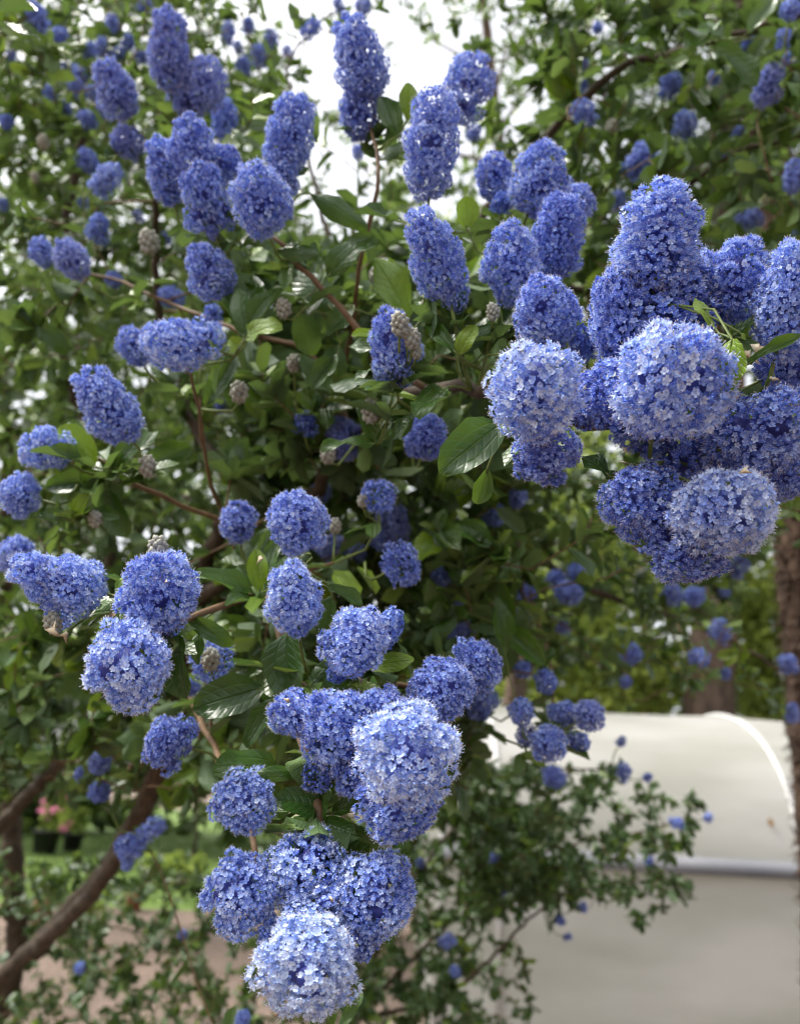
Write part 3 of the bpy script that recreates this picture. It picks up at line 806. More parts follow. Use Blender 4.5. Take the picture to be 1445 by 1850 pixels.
def fill(sh, n, xr, yr, dr, leafL=0.037, prob=None, nl=(9, 16)):
    """leafy sprigs through a volume of the crown, grown from the nearest wood"""
    k = 0; pts = []
    while len(pts) < n:
        d = (rng.uniform(dr[0]**3, dr[1]**3))**(1/3)
        x, y = rng.uniform(*xr), rng.uniform(*yr)
        if prob is not None and rng.random() > prob(x, y, d): continue
        pts.append(P(x, y, d))
    pts = np.array(pts)
    dist = np.array([np.min(np.sum((sh.nodes-p)**2, 1)) for p in pts])
    for i in np.argsort(dist):
        p = pts[i]
        ax = unit(rng.normal(0, 0.6, 3) + np.array([0, -0.25, 0.55]))
        c, r = sh.attach(p, ax, 0.0010)
        sh.twigs.append(tube(c, r, 4, cap=False))
        m = len(c); cnt = int(rng.integers(*nl))
        young = rng.random() < sh.leaves.py*1.2
        for j in range(cnt):
            t = 1-(j/cnt)**1.2*0.75
            kk = min(m-2, int(t*(m-1)))
            sh.leaves.spray(c[kk]+(c[kk+1]-c[kk])*rng.random(), unit(c[kk+1]-c[kk]), 1, leafL*(0.7 if t > 0.9 else 1.0), (35, 80),
                            tint=(rng.uniform(0.8, 1) if young and t > 0.7 else None))

def finish(sh, n_ind=300):
    rows = []
    for r in sh.leaves.rows:
        p, d, n, L, wf, t, force = r
        tip = p + d*L
        dep = (p-CL) @ CF
        if not force:
            if dep < 0.36 or hides_cluster(np.array([p+d*L*0.35, p+d*L*0.7, tip])): continue
        x, y, dd = PIX(p+d*L*0.5)
        infr = -40 < x < 1485 and -40 < y < 1890
        vis = L*wf*FPX/dd*(abs(n @ unit(p-CL))*0.7+0.3)*(1 if infr else 0.02) + (1e3 if force else 0)
        rows.append((vis, r))
    order = sorted(range(len(rows)), key=lambda i: -rows[i][0])
    for i in order[:n_ind]:
        p, d, n, L, wf, t, _ = rows[i][1]
        s = np.cross(d, n)
        o = link('leaf', LEAF_ME[rng.integers(len(LEAF_ME))])
        mw = Matrix.Identity(4)
        for a in range(3):
            mw[a][0], mw[a][1], mw[a][2], mw[a][3] = s[a]*L*wf, d[a]*L, n[a]*L, p[a]
        world_child(o, sh.root); o.matrix_basis = mw
        o.color = (float(t), 0, 0, 1)
    V, T, A = low_leaves([rows[i][1] for i in order[n_ind:]])
    world_child(link('foliage', tri_mesh('foliage', V, T, M['leafs'], ('luv', A)), kind='stuff'), sh.root)
    if sh.twigs:
        V, T = join(sh.twigs)
        world_child(link('fine_twigs', tri_mesh('fine_twigs', V, T, M['twig']), kind='stuff'), sh.root)

# ================================================================== SETTING
def disc_grid(name, x0, x1, y0, y1, n, mat, z, amp):
    xs, ys = np.linspace(x0, x1, n), np.linspace(y0, y1, n)
    X, Y = np.meshgrid(xs, ys)
    Z = z + amp*(np.sin(X*1.3+Y*0.7)+np.sin(Y*1.9-X*0.4))*0.5
    V = np.c_[X.ravel(), Y.ravel(), Z.ravel()]
    i = (np.arange(n-1)[:, None]*n + np.arange(n-1)[None]).ravel()
    T = np.concatenate([np.c_[i, i+1, i+n+1], np.c_[i, i+n+1, i+n]])
    return link(name, tri_mesh(name, V, T, mat), kind='structure')
disc_grid('ground', -150, 150, -60, 240, 60, M['ground'], 0.0, 0.0)
lawn_V = np.array([(-40, 10.5, .004), (-2.6, 12.0, .004), (-0.8, 16.0, .004), (1.0, 60, .004), (-60, 60, .004)])
link('lawn', tri_mesh('lawn', lawn_V, np.array([(0, 1, 2), (0, 2, 3), (0, 3, 4)]), M['lawn']), kind='structure')

# grass blades standing on the lawn
def blades(n, poly_fn, h=(0.05, 0.13)):
    rows = []
    while len(rows) < n:
        x, y = rng.uniform(-14, -0.5), 11 + 16*rng.random()**1.6
        if not poly_fn(x, y): continue
        d = unit(np.array([rng.normal(0, .35), rng.normal(0, .35), 1]))
        nn = rng.normal(0, 1, 3)
        rows.append((np.array([x, y, 0.003]), d, unit(nn-d*(nn @ d)), rng.uniform(*h), 0.35, rng.uniform(0, 1)))
    return low_leaves(rows)
V, T, A = blades(9000, lambda x, y: y > 12.2 and x < -1.2)
link('lawn_grass', tri_mesh('lawn_grass', V, T, M['grass'], ('luv', A)), kind='stuff',
     label='short bright green grass blades on the lawn beyond the potted plants', category='grass')

# ------------------------------------------------------------------ hoop house
RIDGE_D, EAVE_D = 8.0, 6.1
e0 = P(1300, 1562, EAVE_D); rdg = P(1280, 1302, RIDGE_D)
HY0, HZ = e0[1], max(0.8, e0[2])           # side wall line and rail height
RY, RZ = rdg[1], rdg[2]                    # ridge line and height
hx0 = P(790, 1562, EAVE_D)[0]; hx1 = hx0 + 13.0
hh = thing('hoop_house', ((hx0+hx1)/2, RY, 0), 'low white plastic film hoop house with grey side rail beyond the flowering shrubs', 'greenhouse')
def hoop_profile(n=22, off=0.0):
    pts = []
    for i in range(n+1):
        a = math.pi*i/n
        cy_, cz_ = -math.cos(a), math.sin(a)**0.82
        pts.append((RY + cy_*(RY-HY0+off), HZ + cz_*(RZ-HZ+off)))
    return [(RY-(RY-HY0)-off, 0.0)] + pts + [(RY+(RY-HY0)+off, 0.0)]
hoops_x = [hx0 + 0.02] + [rdg[0] + k*2.35 for k in (-1, 0, 1, 2, 3, 4)]
prof = hoop_profile(off=0.034)
for a, b in zip(hoops_x[:-1], hoops_x[1:]):
    nx = 14; xs = np.linspace(a+0.002, b-0.002, nx)
    V = []
    for i, x in enumerate(xs):
        for j, (yy, zz) in enumerate(prof):
            sag = 0.03*math.sin(math.pi*i/(nx-1))*(1 if 1 < j < len(prof)-2 else 0.4) + rng.normal(0, 0.002)
            ny, nz_ = RY-yy, (HZ*0.3-zz)
            l_ = math.hypot(ny, nz_)
            V.append((x, yy+ny/l_*sag, max(0.005, zz+(nz_/l_*sag if zz > 0.1 else 0))))
    m = len(prof); V = np.array(V)
    ii = (np.arange(nx-1)[:, None]*m+np.arange(m-1)[None]).ravel()
    T = np.concatenate([np.c_[ii, ii+m, ii+m+1], np.c_[ii, ii+m+1, ii+1]])
    world_child(link('film_panel', tri_mesh('film_panel', V, T, M['film'])), hh)
for k, x in enumerate(hoops_x):
    pr = hoop_profile(40)
    c = np.array([(x, a, b) for a, b in pr])
    V, T = tube(c, np.full(len(c), 0.021), 8)
    world_child(link('hoop', tri_mesh('hoop', V, T, M['pipe'])), hh)
    # batten that holds the film over the hoop
    pr = hoop_profile(40, off=0.040)
    c = np.array([(x, a, b) for a, b in pr])
    V, T = tube(c, np.full(len(c), 0.022), 6)
    world_child(link('batten', tri_mesh('batten', V, T, M['batten'])), hh)
V, T = box(hx0-0.05, hx1, HY0-0.105, HY0-0.045, HZ-0.075, HZ+0.045)
world_child(link('side_rail', tri_mesh('side_rail', V, T, M['rail'], smooth=False)), hh)
c = np.array([(x, RY, RZ-0.03) for x in np.linspace(hx0, hx1, 20)])
V, T = tube(c, np.full(20, 0.018), 6)
world_child(link('ridge_pipe', tri_mesh('ridge_pipe', V, T, M['pipe'])), hh)
# end wall film
pr = [(y_, z_) for y_, z_ in hoop_profile(off=0.03)]
V = np.array([(hx0-0.01, y_, z_) for y_, z_ in pr] + [(hx0-0.01, RY, 0.0)])
n_ = len(pr)
T = np.array([(n_, i+1, i) for i in range(n_-1)])
world_child(link('end_film', tri_mesh('end_film', V, T, M['film'], smooth=False)), hh)

def film_point(px, py):
    """where the sight line through a pixel meets the hoop house film"""
    r = P(px, py, 1.0)-CL
    for t in np.arange(5.0, 9.0, 0.004):
        q = CL+r*t
        k = min(1.0, max(0.0, (q[1]-HY0+0.034)/(RY-HY0+0.034)))
        if q[1] >= HY0-0.034 and q[2] <= HZ+(RZ-HZ+.034)*max(0.0, 1-(1-k)**2)**0.41: return q, r
    return None, r
for px, py, w in ((1392, 1486, .07),):
    q, r_ = film_point(px, py)
    if q is None: continue
    V, T, A = LOW[1]
    a = rng.uniform(0, 6.28)
    d_ = unit(np.array([math.cos(a), .3*math.sin(a), math.sin(a)])); n_ = unit(-r_); s_ = np.cross(d_, n_)
    X = q + unit(-r_)*0.012 + w*(V[:, :1]*s_*1.3 + (V[:, 1:2]-.5)*d_ + V[:, 2:]*n_*.3)
    lf = link('fallen_leaf', tri_mesh('fallen_leaf', X, T, M['drybrown']),
              label='small withered brown leaf stuck to the hoop house film', category='leaf')

# ------------------------------------------------------------------ background trees
def leafy_mesh(blobs, per, size, mat, young=0.12, droop=0.0):
    """leaf clumps: blobs = (centre, radius) ; leaves gathered in small tufts so that gaps stay open"""
    rows = []
    for c, rad, n in blobs:
        nt_ = max(4, n//per)
        for _ in range(nt_):
            v = unit(rng.normal(0, 1, 3))*rad*rng.random()**0.45
            v[2] *= 0.8
            tc = c + v
            ty = rng.random() < young
            for _ in range(per):
                p = tc + rng.normal(0, rad*0.11, 3)
                d = unit(rng.normal(0, 1, 3)+np.array([0, 0, -droop]))
                nn = rng.normal(0, 0.8, 3)+np.array([0, -0.2, 0.9])
                nn = nn-d*(nn @ d)
                rows.append((p, d, unit(nn), size*rng.uniform(0.6, 1.3), rng.uniform(0.8, 1.3), rng.uniform(.82, 1) if ty else rng.uniform(0, .75)))
    return low_leaves(rows)
def tree(name, base, top, r0, blobs, mat, size, label, cat='tree', bark='firbark', per=14, young=0.12, group=None, k=12, name_crown='crown', droop=0.0):
    base = np.asarray(base, float); top = np.asarray(top, float)
    t = thing(name, base, label, cat, group)
    mid = (base+top)/2 + rng.normal(0, 0.02, 3)*np.linalg.norm(top-base)
    c = catmull([base-[0, 0, .05], base+(mid-base)*.3+rng.normal(0, .03, 3), mid, top], 0.25)
    rr = np.linspace(r0, r0*0.35, len(c)); rr[0] *= 1.25
    V, T = tube(c, rr, k, 0.07)
    world_child(link('trunk', tri_mesh('trunk', V, T, M[bark])), t)
    for cc, rad, n in blobs:
        i = int(np.argmin(np.linalg.norm(c-(np.asarray(cc)-[0, 0, 0.6*rad]), axis=1)))
        i = min(max(1, i-2), len(c)-1)
        q = c[i]
        lim = catmull([q, q+(cc-q)*.45+[0, 0, .12*rad], cc], 0.3)
        V, T = tube(lim, np.linspace(rr[i]*.45, rr[i]*.12+.005, len(lim)), 6)
        world_child(link('limb', tri_mesh('limb', V, T, M[bark])), t)
    V, T, A = leafy_mesh(blobs, per, size, mat, young, droop)
    world_child(link(name_crown, tri_mesh(name_crown, V, T, M[mat], ('luv', A)), kind='stuff'), t)
    return t
def B(x, y, d, rpx, n): return (P(x, y, d), rpx*d/FPX, n)
def gp(x, y):
    g_ = np.array(P(x, y, 1.0)); return g_
def base_below(x, y, d):
    p = P(x, y, d); return np.array([p[0], p[1], 0.0])

# the big fir whose trunk rises behind the hoop house
def trunk_line(p, q):
    p, q = np.asarray(p), np.asarray(q)
    return p + (q-p)*((0-p[2])/(q[2]-p[2]))
fb = trunk_line(P(1270, 1300, 12.5), P(1275, 950, 12.6))
tree('fir_tree', fb, fb + unit(P(1275, 950, 12.6)-fb)*17, 0.43,
     [B(1280, 480, 12.4, 170, 1000), B(1120, 500, 12.6, 150, 800), B(1420, 440, 12.2, 190, 1200), B(1150, 300, 12.8, 180, 900),
      B(1330, 230, 12.6, 200, 1300), B(1450, 60, 12.4, 190, 1000), B(1180, 60, 12.8, 150, 550), B(1000, 430, 12.8, 130, 600)],
     'fir_leaf', 0.16, 'tall conifer with thick furrowed brown trunk standing behind the hoop house', bark='firbark', droop=0.5)
sb = base_below(1202, 1260, 14.0)
tree('slender_tree', sb, sb+[-0.3, 0.2, 9], 0.17,
     [B(1130, 760, 14, 150, 700), B(1010, 900, 14, 130, 600), B(1200, 900, 14.2, 140, 500)],
     'lime_leaf', 0.14, 'slender dark stemmed tree with yellow green leaves, left of the thick conifer trunk', young=0.35)
lb = base_below(900, 1250, 13.0)
tree('leaning_tree', lb, np.array(P(868, -60, 12.5)), 0.20,
     [B(860, 560, 13, 170, 900), B(760, 420, 13.2, 110, 260), B(950, 300, 12.9, 110, 420), B(930, 60, 12.6, 100, 260), B(1010, 120, 13.0, 110, 380), B(720, 700, 13.2, 170, 900),
      B(760, 60, 12.6, 80, 70), B(640, 260, 13, 80, 90)],
     'tree_leaf', 0.13, 'tall leafy tree with thin leaning dark trunk against the white sky', young=0.3)
tb = base_below(640, 1450, 10.5)
tree('broad_tree', tb, np.array(P(262, -120, 10.0)), 0.22,
     [B(300, 130, 10, 170, 750), B(120, 250, 10.2, 190, 1000), B(380, 420, 10.4, 190, 1200), B(150, 560, 10.4, 220, 1500), B(520, 640, 10.6, 200, 1400),
      B(60, 60, 10, 170, 800), B(420, 170, 10.2, 100, 320), B(300, 800, 10.6, 230, 1600), B(540, 900, 10.8, 200, 1300), B(40, 850, 10.6, 200, 1300), B(480, 430, 10.3, 90, 300), B(480, 90, 10.2, 80, 160)],
     'tree_leaf', 0.13, 'broad dark green tree with brown stem filling the gaps behind the left flowers', young=0.18)
def bush(base_px, blobs, mat, size, label, name='background_shrub', cat='shrub', young=0.35, group=None):
    b = base_below(*base_px)
    return tree(name, b, blobs[0][0], 0.05, blobs, mat, size, label, cat, bark='bark', young=young, k=6, name_crown='foliage', group=group)
# the wood beyond, one green mass under the sky
wb = []
for x in range(-700, 2300, 95):
    for y in range(330, 1540, 105):
        if 560 < x < 830 and y < 420: continue
        if rng.random() < (0.62 if y < 560 else 0.95):
            wb.append(B(x+rng.normal(0, 25), y+rng.normal(0, 25), rng.uniform(22, 30), 90, 130))
V, T, A = leafy_mesh(wb, 12, 0.57, 'tree_leaf', 0.3)
link('woodland', tri_mesh('woodland', V, T, M['tree_leaf'], ('luv', A)), kind='stuff',
     label='distant green woodland closing off the view behind the trees', category='woodland')
bush((1060, 1200, 13.5), [B(1050, 1120, 13.5, 149, 1800), B(1120, 1230, 13.3, 126, 1600), B(970, 1200, 13.6, 138, 1400), B(1060, 980, 13.8, 138, 1000)], 'lime_leaf', 0.17,
     'bright yellow green bush beyond the hoop house, left of the conifer trunk')
bush((1380, 1200, 13.5), [B(1370, 1120, 13.5, 126, 1600), B(1400, 1240, 13.3, 126, 1600), B(1340, 1000, 13.7, 138, 1200), B(1470, 1150, 13.4, 138, 1400)], 'lime_leaf', 0.17,
     'bright yellow green bush beyond the hoop house, right of the conifer trunk')
bush((760, 1250, 15.5), [B(760, 1180, 15.5, 140, 900), B(640, 1250, 15.5, 140, 900), B(850, 1080, 15.8, 130, 600)], 'tree_leaf', 0.14,
     'mid green bush standing behind the left end of the hoop house')
bush((380, 1330, 20), [B(380, 1270, 20, 110, 800), B(250, 1330, 20, 100, 700), B(500, 1300, 20.5, 110, 800), B(300, 1180, 21, 130, 800)], 'lime_leaf', 0.2,
     'pale green hedge bush at the far edge of the lawn', young=0.3)
bush((60, 1330, 19), [B(60, 1290, 19, 110, 800), B(-90, 1300, 19, 130, 700), B(150, 1240, 19.5, 120, 800)], 'tree_leaf', 0.2,
     'dark green hedge bush at the far edge of the lawn beside the paler one', young=0.2)

# shaggy trunk close on the right
xb = base_below(1470, 1560, 3.9)
rp_top = P(1452, 700, 3.9)
st = thing('shaggy_tree', xb, 'reddish brown tree trunk with ragged shaggy bark in front of the hoop house', 'tree')
ctop = np.array([rp_top[0]+0.02, rp_top[1]+0.2, rp_top[2]])
c = catmull([xb-[0, 0, .05], xb+(ctop-xb)*.35+[.01, 0, 0], xb+(ctop-xb)*.7, ctop, ctop+(ctop-xb)*0.9], 0.06)
rr = np.linspace(0.135, 0.085, len(c)); rr[:4] *= [1.3, 1.2, 1.1, 1.04]
V, T = tube(c, rr, 18, 0.07)
world_child(link('trunk', tri_mesh('trunk', V, T, M['shag'])), st)
Vs, Ts, off = [], [], 0
for _ in range(5000):
    i = rng.integers(2, len(c)-2); f = rng.uniform(0, 6.28)
    tg = unit(c[i+1]-c[i]); a = unit(np.cross(tg, [0, 1, .1])); b = np.cross(tg, a)
    rad = math.cos(f)*a+math.sin(f)*b; sd = np.cross(tg, rad)
    p = c[i]+rad*rr[i]*0.95
    L = rng.uniform(.02, .085); w = rng.uniform(.005, .014)
    d = unit(rad*rng.uniform(.25, 1.0)+tg*rng.choice([-1, 1, -1])*rng.uniform(.2, .9)+sd*rng.normal(0, .3))
    Vs.append(np.array([p-sd*w, p+sd*w, p+d*L*.6+sd*w*.8, p+d*L*.6-sd*w*.7, p+d*L, p+d*L*.4+rad*.006]))
    Ts.append(np.array([(0, 1, 5), (1, 2, 5), (3, 0, 5), (2, 4, 5), (4, 3, 5), (0, 2, 1), (0, 3, 2), (3, 4, 2)])+off); off += 6
world_child(link('bark_flakes', tri_mesh('bark_flakes', np.concatenate(Vs), np.concatenate(Ts), M['shag'], smooth=False), kind='stuff'), st)
V, T, A = leafy_mesh([(ctop+(ctop-xb)*0.9+np.array(o_), 0.8, 700) for o_ in ((0, 0, 0), (.7, .3, .3), (.5, -.2, .9))], 14, 0.08, 'fir_leaf')
world_child(link('crown', tri_mesh('crown', V, T, M['fir_leaf'], ('luv', A)), kind='stuff'), st)

# ================================================================== CEANOTHUS SHRUBS
ra = thing('ceanothus_shrub', (-1.15, 1.75, 0), 'large ceanothus shrub with violet blue flower clusters and glossy leaves', 'shrub')
A_ = Shrub(ra)
BASE = ('w', -1.15, 1.75, -0.03)
l1 = A_.limb([BASE, (-330, 2150, 1.65), (-40, 1815, 1.58), (90, 1690, 1.54), (185, 1590, 1.5), (265, 1430, 1.42), (330, 1290, 1.34), (345, 1100, 1.22), (430, 900, 1.1), (560, 800, .98)], .048, .020)
A_.limb([(60, 1720, 1.62), (200, 1560, 1.6), (290, 1410, 1.56), (400, 1270, 1.5), (560, 1150, 1.4), (700, 1020, 1.36), (900, 985, 1.55), (1090, 1075, 1.7), (1260, 1130, 1.75), (1420, 1215, 1.75)], .042, .007)
A_.limb([BASE, (-420, 1900, 1.95), (-40, 1530, 1.9), (60, 1430, 1.86), (130, 1350, 1.8), (200, 1200, 1.72), (190, 900, 1.65), (110, 600, 1.6), (150, 250, 1.6), (230, 0, 1.65)], .055, .012)
A_.limb([BASE, (-160, 2000, 2.15), (12, 1800, 2.2), (22, 1500, 2.2), (8, 1150, 2.2), (12, 800, 2.1), (-30, 500, 2.0)], .085, .030)
A_.limb([(345, 1100, 1.22), (500, 960, .98), (640, 800, .82), (760, 710, .66), (850, 705, .57), (905, 718, .53), (1000, 745, .51), (1130, 765, .51), (1250, 745, .515), (1370, 700, .51)], .022, .007)
A_.limb([(775, 705, .655), (700, 650, .66), (645, 592, .66), (585, 522, .66), (540, 478, .66), (495, 425, .665), (450, 400, .69)], .0065, .0035, mat='twig', k=7)
A_.limb([(600, 790, .95), (632, 600, .80), (655, 450, .74), (680, 340, .72), (678, 270, .735), (668, 220, .76)], .007, .003, mat='twig', k=7)
A_.limb([(640, 790, .83), (560, 640, .84), (440, 600, .86), (300, 545, .92), (200, 500, .96), (130, 500, .95)], .007, .003, mat='twig', k=7)
A_.limb([(560, 900, .95), (460, 950, .84), (380, 935, .79), (290, 895, .74), (230, 870, .71), (180, 830, .69), (130, 835, .68)], .008, .003, mat='twig', k=7)
A_.limb([(430, 1000, 1.0), (385, 880, .8), (365, 790, .73), (350, 700, .69), (340, 665, .67)], .006, .0025, mat='twig', k=7)
A_.limb([(500, 960, .98), (520, 1030, .78), (470, 1075, .65), (400, 1095, .585), (330, 1125, .54), (270, 1150, .52), (200, 1110, .55)], .009, .004, mat='twig', k=7)
A_.limb([(470, 1010, .88), (500, 1120, .68), (530, 1230, .57), (543, 1320, .525), (560, 1400, .50), (574, 1470, .475), (576, 1530, .465), (565, 1600, .46)], .010, .0055, mat='twig', k=8)
A_.limb([(530, 1230, .57), (600, 1260, .55), (720, 1240, .545), (800, 1260, .55)], .006, .003, mat='twig', k=7)
A_.limb([(345, 1260, .9), (452, 1500, .56), (462, 1560, .52), (480, 1600, .50)], .007, .004, mat='twig', k=7)
A_.limb([(850, 705, .57), (828, 620, .565), (815, 550, .565)], .004, .0026, mat='stalk', k=7)
A_.limb([(865, 705, .57), (880, 630, .57), (905, 560, .57)], .0042, .0026, mat='stalk', k=7)
A_.limb([(905, 718, .53), (940, 600, .56), (960, 480, .62), (980, 400, .67), (930, 370, .69)], .006, .003, mat='twig', k=7)
A_.limb([(430, 900, 1.1), (320, 700, 1.2), (280, 480, 1.15), (290, 280, 1.0), (320, 200, .93)], .018, .005)
A_.limb([(560, 800, .98), (700, 640, 1.15), (800, 500, 1.28), (880, 380, 1.33), (975, 258, 1.33), (1060, 175, 1.31), (1118, 122, 1.29), (1235, 90, 1.24), (1350, 55, 1.18), (1470, 15, 1.12)], .024, .010)
A_.limb([(800, 500, 1.28), (1020, 520, 1.25), (1080, 514, 1.24), (1160, 400, 1.26), (1225, 345, 1.25), (1330, 275, 1.2), (1470, 240, 1.12)], .014, .006)
A_.limb([(560, 800, .98), (600, 500, 1.25), (560, 300, 1.4), (520, 120, 1.5), (600, 20, 1.5)], .012, .004)
A_.limb([(900, 985, 1.55), (980, 1150, 1.15), (1000, 1280, .92), (1020, 1320, .86)], .007, .003, mat='twig', k=6)

order = sorted(range(len(A_CL)), key=lambda i: np.min(np.sum((A_.nodes-P(A_CL[i][0], A_CL[i][1], A_CL[i][5]))**2, 1)))
for i in order: add_cluster(A_, A_CL[i])
for b in [(512, 557, 32, .66), (432, 708, 36, .70), (670, 742, 40, .60), (266, 842, 36, .66), (172, 937, 28, .66), (285, 990, 40, .52), (530, 656, 28, .74),
          (592, 820, 32, .72), (890, 563, 28, .545), (722, 585, 38, .535), (745, 612, 34, .54), (735, 600, 24, .538), (752, 636, 24, .545), (270, 437, 40, .90), (78, 256, 24, 1.2), (677, 497, 24, .78),
          (380, 1192, 38, .585), (145, 1365, 24, .98), (605, 950, 26, .72), (790, 985, 22, .95), (655, 905, 22, .67), (95, 1125, 36, .515), (500, 610, 20, .9), (768, 555, 22, .6), (64, 320, 18, 1.3), (1105, 230, 26, 1.2)]:
    add_bud(A_, *b)

# withered cream bracts caught among the flowers
for x, y, w, d in [(1350, 640, 34, .43), (1372, 630, 30, .428), (1362, 650, 26, .425), (1130, 815, 20, .45), (1128, 835, 18, .448), (1345, 850, 20, .385), (1435, 735, 18, .43), (1398, 685, 18, .44),
                   (498, 1832, 18, .40), (98, 1140, 30, .50), (118, 1146, 26, .505), (520, 1265, 16, .455), (1055, 700, 14, .45), (598, 1625, 12, .39), (652, 1228, 18, .49), (300, 1050, 12, .44), (1245, 605, 20, .40), (470, 1010, 20, .6)]:
    c0 = P(x, y, d); s_ = w*d/FPX/2
    k = 7
    a0 = unit(rng.normal(0, 1, 3)-CF*1.2); u0 = unit(np.cross(a0, rng.normal(0, 1, 3))); v0 = np.cross(a0, u0)
    ring = np.array([c0 + s_*(rng.uniform(.9, 1.4) if j % 2 else rng.uniform(.3, .6))*(math.cos(2*math.pi*j/k)*u0*1.25+math.sin(2*math.pi*j/k)*v0*.8) + a0*rng.normal(0, .3)*s_ for j in range(k)])
    V = np.vstack([ring, (c0+a0*s_*.12)[None], (c0-a0*s_*.2)[None]])
    T = np.array([(k, j, (j+1) % k) for j in range(k)]+[(k+1, (j+1) % k, j) for j in range(k)])
    world_child(link('dry_bract', tri_mesh('dry_bract', V, T, M['dry'], smooth=False)), ra)

